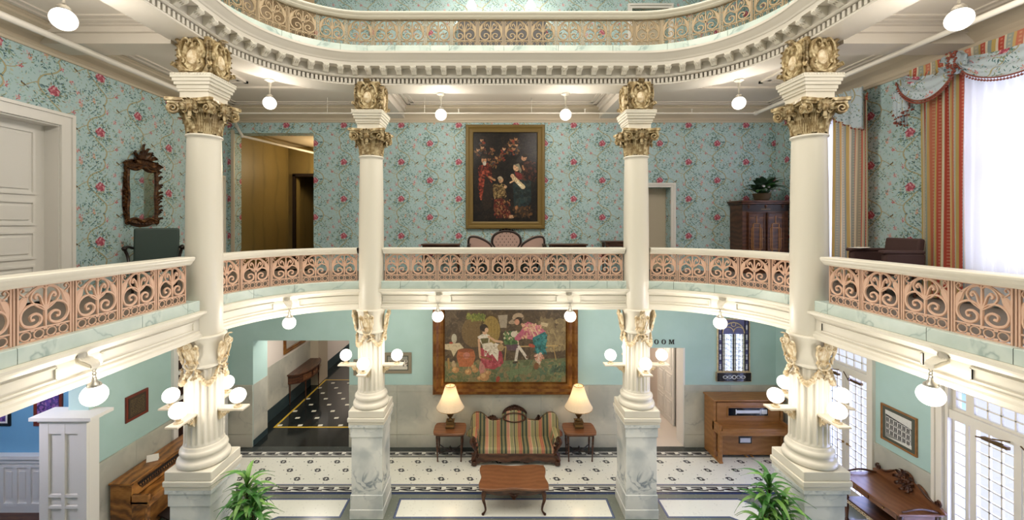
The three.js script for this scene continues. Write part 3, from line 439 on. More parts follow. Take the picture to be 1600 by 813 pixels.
const modillionGeo = (() => {
  const sh = smooth([[0, .105], [.135, .105], [.142, .085], [.138, .06], [.118, .046], [.1, .056], [.085, .05], [.06, .026], [.035, .004], [.012, -.004], [0, .004]], 40), g = [T(extr(sh, .088, .006, 8, 1), -.044, 0, 0, 0, -PI / 2, 0)];
  g[0] = T(extr(sh, .076, .005, 8, 1), .038, 0, 0, 0, -PI / 2, 0);
  for (const x of [-.03, 0, .03]) g.push(limb([[x, .03, .075, .008], [x, .055, .118, .012], [x * .8, .085, .147, .012], [x * .7, .07, .155, .006]], 8, 6));
  for (const x of [-.045, .045]) g.push(T(new THREE.TorusGeometry(.018, .007, 6, 12), x, .075, .112, 0, PI / 2, 0));
  g.push(box(.105, .012, .15, 0, .105, .07)); return merge(g);
})();
for (let i = -36; i <= 36; i++) { const e = edge(i * .258, .118), m = mesh('modillion', modillionGeo.clone(), M.creamWall, trim2); m.position.set(e.x, 7.572, e.z); m.rotation.y = Math.atan2(e.nx, e.nz); if (i > -36) m.geometry = trim2.userData.mg; else trim2.userData.mg = m.geometry; }
delete trim2.userData.mg;
for (let k = -11; k < 11; k++) mesh('curb_block', sweep([[-.1, 7.9], [.065, 7.9], [.07, 7.906], [.07, 8.11], [.064, 8.118], [-.1, 8.118]], k * .95 + .0025, (k + 1) * .95 - .0025), M.curb, trim2);

// ------------------------------------------------------------------ railings of cast scrollwork
const panelGeo = (() => {
  const w = .416, h = .478, k = .196, y0 = .118, g = [], P = pts => pts.map(p => [p[0] * k, y0 + p[1] * k]);
  for (const s of [-1, 1]) {
    g.push(box(.013, h, .018, s * (w / 2 - .0065), h / 2, 0));
    g.push(ribbon(P([[0, .7], [s * .2, .92], [s * .52, 1.0], [s * .85, .8], [s * .94, .46], [s * .8, .14], [s * .48, .03], [s * .2, .17], [s * .17, .42], [s * .36, .58], [s * .56, .5], [s * .54, .32], [s * .42, .33]]), t => .016 + .011 * Math.sin(t * PI) + (t > .9 ? .008 : 0), .02, 40));
    g.push(ribbon(P([[0, .66], [s * .38, .96], [s * .56, 1.28], [s * .42, 1.6], [s * .12, 1.72], [0, 1.6]]), t => .014 + .006 * Math.sin(t * PI), .018, 22));
    g.push(ribbon(P([[0, .72], [s * .12, 1.0], [s * .2, 1.3], [s * .32, 1.42], [s * .4, 1.3], [s * .34, 1.22]]), t => .017 + .014 * Math.sin(t * PI * .9) * (t > .5 ? 1 : .3), .02, 18));
    g.push(ribbon(P([[s * .95, .5], [s * .93, .85], [s * .84, 1.15], [s * .66, 1.45], [s * .34, 1.72], [0, 1.79]]), t => .015 + .05 * Math.exp(-Math.pow((t - .36) * 5, 2)), .016, 22));
    g.push(ribbon(P([[s * .72, 1.36], [s * .86, 1.44], [s * .97, 1.6], [s * .88, 1.74], [s * .79, 1.66], [s * .84, 1.58]]), .013, .016, 14));
  }
  g.push(box(w - .02, .012, .018, 0, .006, 0), box(w - .02, .012, .018, 0, .106, 0), box(w - .02, .014, .018, 0, h - .007, 0));
  g.push(ribbon([[0, .11], [0, .25], [0, .465]], t => .016 + .016 * Math.sin(t * PI), .02, 8));
  g.push(T(ball(.014, 0, .31, 0, 1, 1, .9, 8)));
  for (let i = 0; i < 4; i++) { const x = (i - 1.5) * .097; g.push(T(new THREE.TorusGeometry(.037, .0065, 5, 16), x, .056, 0)); for (const yy of [.02, .092]) if (i < 3) g.push(box(.03, .014, .012, x + .0485, yy, 0)); }
  return merge(g);
})();
const tieGeo = box(.012, .48, .012);
function railing(label, s0, s1, n, y, m, group) {
  const mid = edge((s0 + s1) / 2), o = thing('balcony_railing', label, 'railing', [mid.x, y, mid.z], 0, group), shift = g => T(g, -mid.x, -y, -mid.z);
  const hp = [[-.075, .5], [-.05, .478], [.05, .478], [.075, .5], [.08, .515], [.105, .54], [.112, .555], [.112, .572], [.1, .582], [-.1, .582], [-.112, .572], [-.112, .555]].map(([a, b]) => [a, b + y]);
  mesh('handrail', shift(sweep([...hp, hp[0]], s0, s1)), M.cream, o);
  const p = (s1 - s0) / n;
  for (let i = 0; i < n; i++) { const e = edge(s0 + (i + .5) * p), q = new THREE.Mesh(panelGeo, m); q.name = 'scroll_panel'; q.position.set(e.x - mid.x, .002, e.z - mid.z); q.rotation.y = Math.atan2(e.nx, e.nz); q.scale.x = Math.min(1.04, p / .452); o.add(q); }
  for (let i = 1; i < n; i++) { const e = edge(s0 + i * p), q = new THREE.Mesh(tieGeo, m); q.name = 'tie_bar'; q.position.set(e.x - mid.x, .24, e.z - mid.z); q.rotation.y = Math.atan2(e.nx, e.nz); o.add(q); }
  return o;
}
railing('straight pink-bronze scrollwork railing between the two far columns', -2.11, 2.11, 9, 4.0, M.iron);
railing('curved scrollwork railing in front of the dim tan passage', -4.86, -2.56, 5, 4.0, M.iron);
railing('curved scrollwork railing in front of the carved dark cabinet', 2.56, 4.86, 5, 4.0, M.iron);
railing('side railing below the gilt mirror and the green chair', -9.0, -5.32, 8, 4.0, M.iron);
railing('side railing below the draped windows and brown armchair', 5.32, 9.0, 8, 4.0, M.iron);
railing('uppermost scrollwork railing running round the well above the cornice', -9.2, 9.2, 40, 8.116, M.bronze);

// ------------------------------------------------------------------ coffered gallery ceiling, wall cornices
{
  const beamX = (x0, x1, z, w = .36) => [bx(x0, x1, C2 - .25, C2 + .01, z - w / 2, z + w / 2), bx(x0, x1, C2 - .12, C2 + .01, z - w / 2 - .05, z + w / 2 + .05), bx(x0, x1, C2 - .05, C2 + .01, z - w / 2 - .1, z + w / 2 + .1)];
  const beamZ = (z0, z1, x, w = .34) => [bx(x - w / 2, x + w / 2, C2 - .25, C2 + .01, z0, z1), bx(x - w / 2 - .05, x + w / 2 + .05, C2 - .12, C2 + .01, z0, z1), bx(x - w / 2 - .1, x + w / 2 + .1, C2 - .05, C2 + .01, z0, z1)];
  for (const s of [-1, 1]) { mesh('ceiling_beam', beamZ(ZW, -7.4, s * 2.33), M.ceiling, ceil2); for (const z of [-5.43, -2.2]) mesh('ceiling_beam', beamX(s > 0 ? 4.38 : -XW, s > 0 ? XW : -4.38, z), M.ceiling, ceil2); }
  // mouldings framing each coffer
  const coffer = (x0, x1, z0, z1) => { const g = []; for (const [o, h] of [[.02, .035], [.11, .02]]) g.push(bx(x0 + o, x1 - o, C2 - h, C2, z0 + o, z0 + o + .06), bx(x0 + o, x1 - o, C2 - h, C2, z1 - o - .06, z1 - o), bx(x0 + o, x0 + o + .06, C2 - h, C2, z0 + o, z1 - o), bx(x1 - o - .06, x1 - o, C2 - h, C2, z0 + o, z1 - o)); mesh('coffer_moulding', g, M.ceiling, ceil2); };
  coffer(-2.05, 2.05, -8.72, -7.5); for (const s of [-1, 1]) { const q = (a, b) => s > 0 ? [a, b] : [-b, -a]; coffer(...q(2.62, 5.82), -8.72, -7.6); coffer(...q(4.5, 5.82), -5.16, -2.5); coffer(...q(4.65, 5.82), -7.4, -5.72); }
  const crown = [[0, -.33], [.03, -.33], [.04, -.3], [.06, -.285], [.06, -.24], [.1, -.19], [.17, -.13], [.24, -.09], [.27, -.08], [.27, -.05], [.3, -.04], [.3, 0], [0, 0]];
  const t3 = structure('trim_3', 'wide crown moulding above the floral wallpaper', 'moulding');
  mesh('crown_moulding', T(run(crown, -XW, XW), 0, C2, ZW), M.tanTrim, t3);
  mesh('crown_moulding', T(T(run(crown, -(ZE), -ZW), 0, 0, 0, 0, PI / 2, 0), -XW, C2, 0), M.tanTrim, t3);
  mesh('crown_moulding', T(T(run(crown, ZW, ZE), 0, 0, 0, 0, -PI / 2, 0), XW, C2, 0), M.tanTrim, t3);
  const t4 = structure('trim_4', 'cream moulding under the first gallery ceiling', 'moulding'), cr2 = crown.map(([a, b]) => [a * .5, b * .45]);
  mesh('crown_moulding', T(run(cr2, -XW, XW), 0, C1, ZW), M.soffit, t4); mesh('crown_moulding', T(T(run(cr2, 5.95, -ZW), 0, 0, 0, 0, PI / 2, 0), -XW, C1, 0), M.soffit, t4);
  mesh('crown_moulding', T(T(run(cr2, ZW, ZE), 0, 0, 0, 0, -PI / 2, 0), XW, C1, 0), M.soffit, t4);
}
// skylight over the well: bars and luminous obscured panes
{
  const sk = structure('window_1', 'obscured glass skylight over the well', 'skylight'), glow = mat(0xf4f2ea, .6, { emissive: 0xfff6e8, emissiveIntensity: .9 });
  for (let i = 0; i < 6; i++) for (let j = 0; j < 5; j++) mesh('pane', bx(-4 + i * 1.333 + .03, -4 + (i + 1) * 1.333 - .03, C3 + .02, C3 + .04, -7.0 + j * 1.44 + .03, -7.0 + (j + 1) * 1.44 - .03), glow, sk);
  const bars = []; for (let i = 0; i <= 6; i++) bars.push(bx(-4.03 + i * 1.333, -3.97 + i * 1.333, C3 - .04, C3 + .06, -7.1, .3)); for (let j = 0; j <= 5; j++) bars.push(bx(-4.1, 4.1, C3 - .04, C3 + .06, -7.03 + j * 1.44, -6.97 + j * 1.44)); mesh('glazing_bars', bars, M.whiteWood, sk);
  mesh('lid', bx(-5, 5, C3 + .2, C3 + .3, -8, 1.2), M.matte, sk);
}

// ------------------------------------------------------------------ passages behind the far wall
{ // lobby passage
  const h = structure('floor', 'dark polished passage floor with yellow line and small white insets', 'floor');
  mesh('tiles', T(patch((u, v) => [lerp(-5.9, -3.4, u), .001, lerp(ZW - 7.5, ZW, v)], 4, 4)), M.hallFloor, h);
  const w = structure('wall_passage_left', 'marble-lined passage wall behind the curved sideboard', 'wall');
  mesh('plaster', [bx(-6.2, -5.87, 1.38, 3, -16.6, -9.5)], M.pinkWall, w); mesh('marble', bx(-6.2, -5.865, .3, 1.38, -12.5, -9.35), M.marbleWall, w);
  mesh('dark_base', [bx(-6.2, -5.85, 0, .3, -16.6, -9.35), bx(-6.2, -5.57, 0, .14, -9.62, -9.06)], M.teal, w);
  mesh('jamb', bx(-6.2, -5.58, 1.385, 2.6, -9.62, -9.35), M.aqua, w); mesh('jamb_marble', bx(-6.2, -5.575, .14, 1.385, -9.62, -9.06), M.marbleWall, w);
  mesh('pilaster', bx(-5.9, -5.62, 0, 3, -13.2, -12.5), M.tanTrim, w); mesh('plaster', bx(-6.2, -5.865, .3, 1.38, -16.6, -13.2), M.pinkWall, w);
  const w2 = structure('wall_passage_right', 'pale passage wall beyond the far column', 'wall'); mesh('plaster', bx(-3.4, -3.1, 0, 3, -16.6, -9.35), M.pinkWall, w2);
  const w3 = structure('wall_passage_end', 'pale wall closing the lobby passage', 'wall'); mesh('plaster', bx(-6.2, -3.1, 0, 3, -16.9, -16.5), M.pinkWall, w3); mesh('marble', bx(-5.87, -3.4, 0, 1.2, -16.5, -16.47), M.marbleWall, w3);
  const c = structure('ceiling', 'low ceiling of the lobby passage', 'ceiling'); mesh('plaster', bx(-6.2, -3.1, 2.75, 2.95, -16.9, -9.35), M.soffit, c);
  const l = thing('ceiling_light', 'square light panel in the lobby passage ceiling', 'light', [-4.6, 2.74, -9.95]); mesh('diffuser', box(.5, .03, .5), mat(0xffffff, .5, { emissive: 0xfff0dc, emissiveIntensity: 1.2 }), l);
  areaLight(0xfff4ea, 60, .45, .45, [-4.6, 2.7, -9.95], [-4.6, 0, -9.95]); areaLight(0xfff4ea, 60, .45, .45, [-4.6, 2.7, -15.6], [-4.6, 0, -15.6]);
  copyOf(l, [-4.6, 2.74, -15.6], 0, 'second square light panel deep in the lobby passage ceiling');
}
{ // closet behind the lettered doorway
  const w = structure('wall_doorway', 'pale lobby behind the lettered doorway', 'wall');
  mesh('plaster', [bx(2.7, 2.9, 0, 2.7, -11.6, -9.35), bx(4.32, 4.5, 0, 2.7, -11.6, -9.35), bx(2.7, 4.5, 0, 2.7, -11.8, -11.6), bx(2.7, 4.5, 2.6, 2.75, -11.8, -9.35)], M.pinkWall, w);
  mesh('floor_tiles', bx(2.7, 4.5, -.1, .002, -11.8, -9.05), M.pinkWall, w);
  mesh('jamb', [bx(DOOR1[1] - .02, DOOR1[1] + .02, 0, 2.215, -9.38, -9.04), bx(DOOR1[0] - .02, DOOR1[0] + .02, 0, 2.215, -9.38, -9.04)], M.whiteWood, w);
  const l = new THREE.PointLight(0xffeedd, 2.2); l.position.set(3.6, 2.3, -10.4); l.shadow.radius = 4; scene.add(l); const g = thing('ceiling_light', 'small globe light behind the lettered doorway', 'light', [3.6, 2.3, -10.4]); mesh('globe', ball(.1), M.globe, g);
}
{ // upper passages
  for (const [y0, y1, ht, lab] of [[F2, 7.6, 7.2, 'upper'], [F3, 11, 10.9, 'top']]) {
    const up = lab === 'upper', w = structure('wall_' + lab + '_passage', up ? 'tan grained wall of the dim gallery passage' : 'pale wall of the top gallery passage', 'wall'), m = up ? M.faux : M.pinkWall;
    mesh('side_wall', bx(-6.3, -6.04, y0, y1, -11.6, -9.35), m, w); mesh('side_wall', bx(-4.1, -3.9, y0, y1, -13.6, -9.35), m, w);
    mesh('end_wall', holed('x', -11.8, -11.5, -6.3, -3.9, y0, y1, [[-5.85, -4.75, y0, y0 + 2.42]]), m, w); mesh('end_wall', bx(-6.3, -3.9, y0, y1, -13.7, -13.5), m, w); mesh('side_wall', bx(-6.3, -6.04, y0, y1, -13.6, -11.7), m, w);
    mesh('ceiling_board', bx(-6.3, -3.9, ht, ht + .2, -13.7, -9.35), up ? M.tanTrim : M.ceiling, w); mesh('floor_board', bx(-6.3, -3.9, y0 - .1, y0, -13.7, -9.2), M.carpet, w);
    if (up) { mesh('door_frame', [bx(-5.9, -5.82, y0, y0 + 2.45, -11.52, -11.45), bx(-5.9, -4.7, y0 + 2.4, y0 + 2.48, -11.52, -11.45)], M.ebony, w); mesh('casing', [bx(-6.06, -5.99, F2, 7.1, ZW, ZW + .03)], M.tanTrim, w); }
    const p = new THREE.PointLight(0xffe2b4, up ? 4.5 : 1.2); p.position.set(-4.55, y1 - 1.05, -10.9); p.shadow.radius = 4; scene.add(p);
    const g = thing('wall_light', up ? 'small white wall light in the dim tan passage' : 'small wall light in the top passage', 'light', [-4.55, y1 - 1.05, -10.9]); mesh('globe', ball(.07), M.globe, g); mesh('arm', tube([[0, 0, 0], [.2, .03, 0], [.44, 0, 0]], .012), M.brass, g);
  }
  const w = structure('wall_upper_doorway', 'pale room wall beyond the gallery doorway', 'wall');
  mesh('plaster', [bx(2.6, 2.8, F2, 6.6, -10.6, -9.35), bx(4.0, 4.2, F2, 6.6, -10.6, -9.35), bx(2.6, 4.2, F2, 6.6, -10.8, -10.6), bx(2.6, 4.2, 6.4, 6.6, -10.8, -9.35)], M.tanTrim, w); mesh('floor_board', bx(2.6, 4.2, F2 - .1, F2, -10.8, -9.05), M.carpet, w);
}
{ // alcove past the white pier
  const w = structure('wall_alcove', 'blue wall with white panelled dado beyond the pier', 'wall');
  mesh('plaster', [bx(-10, -6.4, .96, C1 + .2, -7.35, -7.05), bx(-10.2, -9.9, 0, C1 + .2, -7.35, -1.4), bx(-10, -6.4, 0, C1 + .2, -1.7, -1.4)], M.blue, w);
  mesh('dado', [bx(-10, -6.4, 0, .98, -7.3, -7.0)], M.whiteWood, w);
  mesh('dado_cap', [bx(-10, -6.4, .94, 1.0, -7.05, -6.93), bx(-10, -6.4, .86, .94, -7.05, -6.965), bx(-10, -6.4, .78, .82, -7.05, -6.975), bx(-10, -6.4, .1, .16, -7.05, -6.97), bx(-10, -6.4, 0, .1, -7.05, -6.975)], M.whiteWood, w);
  for (let i = 0; i < 15; i++) mesh('dado_stile', [bx(-9.9 + i * .235, -9.83 + i * .235, .16, .78, -7.01, -6.972), bx(-9.88 + i * .235 + .075, -9.88 + i * .235 + .175, .24, .7, -7.01, -6.988)], M.whiteWood, w);
  const f = structure('floor', 'dark alcove floor beyond the pier', 'floor'); mesh('boards', bx(-10, -6.15, -.1, .001, -7.1, -1.4), M.mahogany, f);
  const c = structure('ceiling', 'ceiling of the alcove beyond the pier', 'ceiling'); mesh('plaster', bx(-10.2, -6.4, C1 + .05, C1 + .25, -7.35, -1.4), M.soffit, c);
  const l = new THREE.PointLight(0xf4ecff, 9); l.position.set(-7.6, 3.2, -4.9); l.shadow.radius = 5; scene.add(l); const g = thing('ceiling_light', 'globe light in the alcove beyond the pier', 'light', [-7.6, 3.2, -4.9]); mesh('globe', ball(.1), M.globe, g); mesh('stem', cyl(.012, .012, .45, 0, .28, 0), M.brass, g);
}
// ------------------------------------------------------------------ columns
const around = (g, k) => Array.from({ length: 4 }, (_, i) => T(g.clone(), 0, 0, 0, 0, i * PI / 2 + (k || 0), 0));
function sheetLeaf(w, h, curl, lobes, seedv) {        // acanthus leaf rising in y, bulging and curling towards +z, with a little thickness
  const f = off => (u, v) => {
    const s = (u - .5) * 2, lob = 1 - .16 * Math.abs(Math.sin(v * PI * lobes)), wd = w * .5 * (Math.sin(Math.min(1, v * 1.15 + .28) * PI * .62) * .75 + .35 * (1 - v)) * lob;
    const a = Math.max(0, v - .62) / .38, y = h * (v < .62 ? v * 1.12 : .694 + .306 * Math.sin(a * PI * .62) * 1.05), z = curl * (v * v * .55 + a * a * .75) + .012 * (1 - s * s) + .006 * Math.cos(s * PI * 4) - off;
    return [s * wd, y, z];
  };
  return merge([patch(f(0), 8, 9), patch(f(.008), 8, 9)]);
}
function volute(r, w, turns = 1.6, n = 24) { return ribbon(spiral(0, 0, r, r * .2, PI / 2, -turns, 22), t => w * (1 - .5 * t), w * 1.1, n); }
function flutedShaft(y0, y1, r0, r1, flutes, depth) {
  const n = flutes * 6, rows = [[y0, 1, 0], [y0 + .035, 1, 0], [y0 + .06, 1, 1], [lerp(y0, y1, .5), 1, 1], [y1 - .03, 1, 1], [y1, 1, 1]];
  return patch((u, v) => { const q = rows[Math.round(v * 5)], a = u * 2 * PI, ph = (u * flutes) % 1, fl = ph > .16 && ph < .84 ? Math.sqrt(Math.max(0, 1 - Math.pow((ph - .5) / .34, 2))) : 0, r = lerp(r0, r1, (q[0] - y0) / (y1 - y0)) - depth * fl * q[2]; return [Math.cos(a) * r, q[0], Math.sin(a) * r]; }, n, 5);
}
function cartoucheGeo(w, h, d) {                     // scrolled shield, base at y=0, facing +z
  const g = [], X = w / 2;
  g.push(T(extr(smooth([[0, h * .05], [X * .6, h * .2], [X * .78, h * .5], [X * .6, h * .8], [0, h * .86], [-X * .6, h * .8], [-X * .78, h * .5], [-X * .6, h * .2]]), d * .3, d * .22, 10), 0, 0, 0));
  for (const s of [-1, 1]) {
    g.push(T(ribbon([[0, 0], [s * X * .5, h * .03], [s * X * .92, h * .2], [s * X * .8, h * .38], [s * X * .62, h * .32], [s * X * .7, h * .24]], w * .14, d * .8, 18), 0, 0, d * .4));
    g.push(T(ribbon([[s * X * .75, h * .36], [s * X * .98, h * .56], [s * X * .85, h * .82], [s * X * .45, h * .98], [s * X * .16, h * .88], [s * X * .32, h * .76], [s * X * .42, h * .84]], t => w * (.16 - .05 * t), d * .9, 22), 0, 0, d * .4));
    g.push(T(sheetLeaf(w * .3, h * .3, d * .6, 3), s * X * .8, h * .1, d * .1, 0, 0, -s * 1.2));
  }
  g.push(T(sheetLeaf(w * .5, h * .3, d * .9, 3), 0, h * .82, d * .2), ball(w * .1, 0, h * .9, d * .7, 1, 1, .8, 8)); return merge(g);
}
const columnProto = (() => {
  const o = new THREE.Group(), add = (n, g, m, p = o) => mesh(n, g, m, p);
  const fr = (a, h, y, b = .008) => rbox(a * 2, h, a * 2, b, 0, y + h / 2, 0, 2);
  add('plinth_base', [fr(.285, .16, 0), fr(.275, .24, .16)], M.marble); add('plinth_block', fr(.26, .98, .4), M.marble); add('plinth_frieze', [fr(.275, .17, 1.38), fr(.3, .05, 1.55)], M.marble);
  add('plinth_cap', [fr(.3, .05, 1.6), fr(.315, .07, 1.65, .012), fr(.3, .12, 1.72, .012)], M.cream);
  add('base_moulding', lathe([[0, 1.84], [.285, 1.84], [.302, 1.855], [.306, 1.885], [.298, 1.915], [.28, 1.925], [.268, 1.93], [.258, 1.945], [.256, 1.965], [.264, 1.98], [.272, 1.99], [.276, 2.01], [.27, 2.035], [.256, 2.045], [.246, 2.055], [.238, 2.08], [.232, 2.1], [0, 2.1]], 48), M.cream);
  add('fluted_shaft', [flutedShaft(2.09, 3.12, .228, .222, 20, .02)], M.cream);
  add('necking', lathe([[0, 3.1], [.222, 3.1], [.226, 3.115], [.236, 3.12], [.24, 3.135], [.232, 3.15], [.218, 3.16], [.214, 3.24], [.216, 3.34], [.232, 3.46], [.252, 3.5], [.252, 3.52], [.22, 3.53], [0, 3.53]], 40), M.cream);
  const ct = (() => { // fluted shell under a rolled scroll
    const f = off => (u, v) => { const s = (u - .5) * 2, w = lerp(.035, .1, Math.pow(v, .6)) * (1 - .25 * Math.max(0, v - .8) * 5 * .5); return [s * w, .02 + v * .3, .012 + .05 * v * v * (1 - .35 * s * s) + .007 * Math.cos(s * PI * 4.5) * v - off]; };
    const g = [patch(f(0), 20, 10), patch(f(.012), 20, 4), T(volute(.05, .034, 1.8), 0, .32, .055), ball(.02, 0, .32, .075, 1, 1, .8, 8)];
    for (const s of [-1, 1]) g.push(T(volute(.038, .026, 1.5), s * .085, .29, .04, 0, s > 0 ? 0 : PI), T(ribbon([[0, 0], [s * .045, .01], [s * .075, .06], [s * .05, .1], [s * .03, .075]], .02, .03, 14), 0, 0, .03), T(ribbon([[s * .095, .3], [s * .11, .2], [s * .085, .12], [s * .1, .08]], t => .022 - .008 * t, .03, 12), 0, 0, .03));
    g.push(T(sheetLeaf(.09, .1, .05, 3), 0, .33, .03), T(sheetLeaf(.05, .08, .03, 2), 0, .03, .02, 0, 0, PI)); return merge(g);
  })();
  for (let i = 0; i < 4; i++) { const a = i * PI / 2, m = mesh('cartouche', T(ct.clone(), 0, 3.12, .215, .12), M.paleGold, o); m.rotation.y = a; }
  { // garlands of blossoms hung between the cartouches
    const r = rnd(7), mk = () => { const g = []; for (let i = 0; i <= 22; i++) { const t = i / 22, a = lerp(.24, PI / 2 - .24, t), y = 3.1 - .2 * Math.sin(t * PI) * .9, R = .238 + .01 * Math.sin(t * PI), s = .014 + .014 * Math.sin(t * PI); for (let k = 0; k < 3; k++) g.push(T(new THREE.IcosahedronGeometry(s * (.7 + r() * .6), 1), Math.sin(a + (r() - .5) * .06) * R, y + (r() - .5) * .026, Math.cos(a + (r() - .5) * .06) * R, r() * 3, r() * 3, 0, 1.1, .85, 1)); } for (const a of [.24, PI / 2 - .24]) for (let k = 0; k < 5; k++) g.push(T(sheetLeaf(.045, .07, .02, 2), Math.sin(a) * .228, 3.03 + k * .02, Math.cos(a) * .228, 0, a, PI + (k - 2) * .5)); return merge(g); };
    const base = mk(); for (let i = 0; i < 4; i++) { const m = mesh('garland', base, M.paleGold, o); m.rotation.y = i * PI / 2; }
  }
  add('upper_shaft', lathe([[0, 3.52], [.212, 3.52], [.213, 4.6], [.208, 5.4], [.196, 6.1], [.194, 6.14], [.212, 6.15], [.216, 6.162], [.212, 6.175], [.196, 6.182], [0, 6.182]], 48), M.cream);
  { // leafy gilt capital
    const cap = add('capital', [lathe([[0, 6.18], [.185, 6.18], [.19, 6.3], [.205, 6.42], [.235, 6.52], [.26, 6.56], [0, 6.56]], 32)], M.gold);
    const l1 = sheetLeaf(.14, .2, .07, 4), l2 = sheetLeaf(.14, .3, .085, 4), g1 = [], g2 = [], vol = [];
    for (let i = 0; i < 8; i++) { g1.push(T(l1.clone(), 0, 6.18, .188, 0, 0, 0)); T(g1[i], 0, 0, 0, 0, i * PI / 4, 0); g2.push(T(l2.clone(), 0, 6.2, .19, .03, 0, 0)); T(g2[i], 0, 0, 0, 0, i * PI / 4 + PI / 8, 0); }
    add('lower_leaves', g1, M.gold, cap); add('upper_leaves', g2, M.gold, cap);
    for (let i = 0; i < 4; i++) {
      const q = []; for (const s of [-1, 1]) q.push(T(volute(.072, .036), s * .026, 6.49, .335, 0, s * (PI / 2 - .5), 0));
      q.push(limb([[0, 6.36, .2, .02], [0, 6.47, .25, .026], [0, 6.555, .335, .03]], 10, 8), ball(.022, 0, 6.5, .355, 1, 1, 1, 8));
      const m = add('corner_volute', q.map(g => T(g, 0, 0, 0, 0, PI / 4 + i * PI / 2, 0)), M.gold, cap);
      const face = [ball(.05, 0, 6.5, .255, 1, 1.15, .8, 12), ball(.014, 0, 6.49, .298, .8, 1.5, 1, 6), T(volute(.036, .02), -.075, 6.46, .25), T(volute(.036, .02), .075, 6.46, .25, 0, PI, 0)];
      for (let k = 0; k < 9; k++) { const a = -1.7 + k * .425; face.push(T(sheetLeaf(.05, .07, .03, 2), Math.sin(a) * .045, 6.5 + Math.cos(a) * .04, .265, 0, 0, -a)); } face.push(T(sheetLeaf(.06, .1, .02, 3), 0, 6.45, .262, 0, 0, PI));
      add('mask', face.map(g => T(g, 0, 0, 0, 0, i * PI / 2, 0)), M.gold, cap);
    }
    const ab = []; for (let i = 0; i < 4; i++) { const a0 = PI / 4 + i * PI / 2, a1 = a0 + PI / 2, R = .42; for (let k = 0; k <= 10; k++) { const t = k / 10, x = lerp(Math.cos(a0 + .04), Math.cos(a1 - .04), t) * R, y = lerp(Math.sin(a0 + .04), Math.sin(a1 - .04), t) * R, dip = 1 - .2 * Math.sin(t * PI); ab.push([x * dip, y * dip]); } }
    add('abacus', [T(extr(poly(ab), .03, .008), 0, 6.585, 0, -PI / 2), T(T(extr(poly(ab), .03, .008), 0, 0, 0, -PI / 2), 0, 6.555, 0, 0, 0, 0, .93, 1, .93)], M.gold, cap);
  }
  add('impost_block', [fr(.19, .1, 6.63, .006), fr(.205, .04, 6.72), fr(.215, .06, 6.75), fr(.235, .05, 6.8), fr(.25, .05, 6.84, .012), fr(.262, .06, 6.885, .006)], M.cream);
  const tooth = []; for (let i = 0; i < 4; i++) for (let k = 0; k < 14; k++) tooth.push(T(T(box(.02, .018, .012), -.24 + k * .037, 6.93, .264), 0, 0, 0, 0, i * PI / 2, 0)); add('leaf_moulding', tooth, M.cream);
  { const blk = add('ornament_block', fr(.19, .5, 6.945, .01), M.gold), c2 = cartoucheGeo(.3, .43, .08), plates = [];
    for (let i = 0; i < 4; i++) { add('cartouche', T(T(c2.clone(), 0, 6.975, .186), 0, 0, 0, 0, i * PI / 2, 0), M.gold, blk); plates.push(T(T(ball(.07, 0, 0, 0, 1, 1.35, .3, 16), 0, 7.16, .225), 0, 0, 0, 0, i * PI / 2, 0)); const l = []; for (const s of [-1, 1]) for (let k = 0; k < 6; k++) l.push(T(sheetLeaf(.06, .075, .03, 2), s * .165, 6.98 + k * .068, .19, 0, 0, -s * .5)); add('leaf_strip', l.map(g => T(g, 0, 0, 0, 0, i * PI / 2, 0)), M.gold, blk); }
    add('plain_plate', plates, M.paleGold, blk); }
  return o;
})();
['tall cream column nearest the gilt mirror, piano and plant on its pedestal side', 'slender far column standing to the side of the dark passage, beside a lit table lamp', 'slender far column in front of the doorway lettered with black letters', 'tall cream column nearest the draped windows and street doors'].forEach((label, i) => {
  const c = columnProto.clone(); c.name = numbered('column'); scene.add(c); c.position.set(COLS[i][0], 0, COLS[i][1]); tag(c, label, 'column', 'cream columns with gilt capitals');
});

// ------------------------------------------------------------------ globe lamps on the columns: scrolled bracket, shelf, holder, globe
function glow(x, y, z, cd = GLOBE_CD, c = 0xfff5e8) { const l = new THREE.PointLight(c, cd); l.position.set(x, y, z); l.shadow.radius = 5; scene.add(l); return l; }
const sconceProto = (() => {
  const o = new THREE.Group(); // origin at the column axis, pointing +z, y at shelf underside
  mesh('shelf', [T(extr(poly([[-.055, .2], [.055, .2], [.075, .56], [-.075, .56]]), .018, .004), 0, .018, 0, PI / 2), bx(-.05, .05, -.012, 0, .2, .5)], M.whiteIron, o);
  mesh('bracket', [T(extr(smooth([[0, -.13], [.03, -.12], [.05, -.08], [.1, -.06], [.13, -.03], [.2, -.018], [.2, 0], [0, 0]]), .06, .004), .03, 0, .215, 0, -PI / 2), T(volute(.036, .016), .034, -.055, .29, 0, PI / 2), T(volute(.036, .016), -.034, -.055, .29, 0, PI / 2)], M.paleGold, o);
  mesh('holder', lathe([[0, 0], [.05, 0], [.05, .012], [.028, .02], [.026, .045], [.05, .06], [.056, .075], [0, .08]], 20, 0, .02, .45), M.paleGold, o);
  mesh('globe', ball(.1, 0, .17, .45, 1, 1, 1, 24), M.globe, o); return o;
})();
const colName = ['mirror-side front column', 'far column by the dark passage', 'far column by the lettered doorway', 'window-side front column'];
const armName = ['viewer-facing arm', 'street-door arm', 'rear arm', 'plaque-wall arm'];
COLS.forEach(([x, z], i) => { for (let k = 0; k < 4; k++) { const a = k * PI / 2, s = sconceProto.clone(); s.name = numbered('column_lamp'); scene.add(s); s.position.set(x, 2.52, z); s.rotation.y = a; tag(s, `globe lamp on the ${armName[k]} of the ${colName[i]}`, 'lamp', 'globe lamps on the columns'); glow(x + Math.sin(a) * .45, 2.69, z + Math.cos(a) * .45, GLOBE_CD * .42); } });

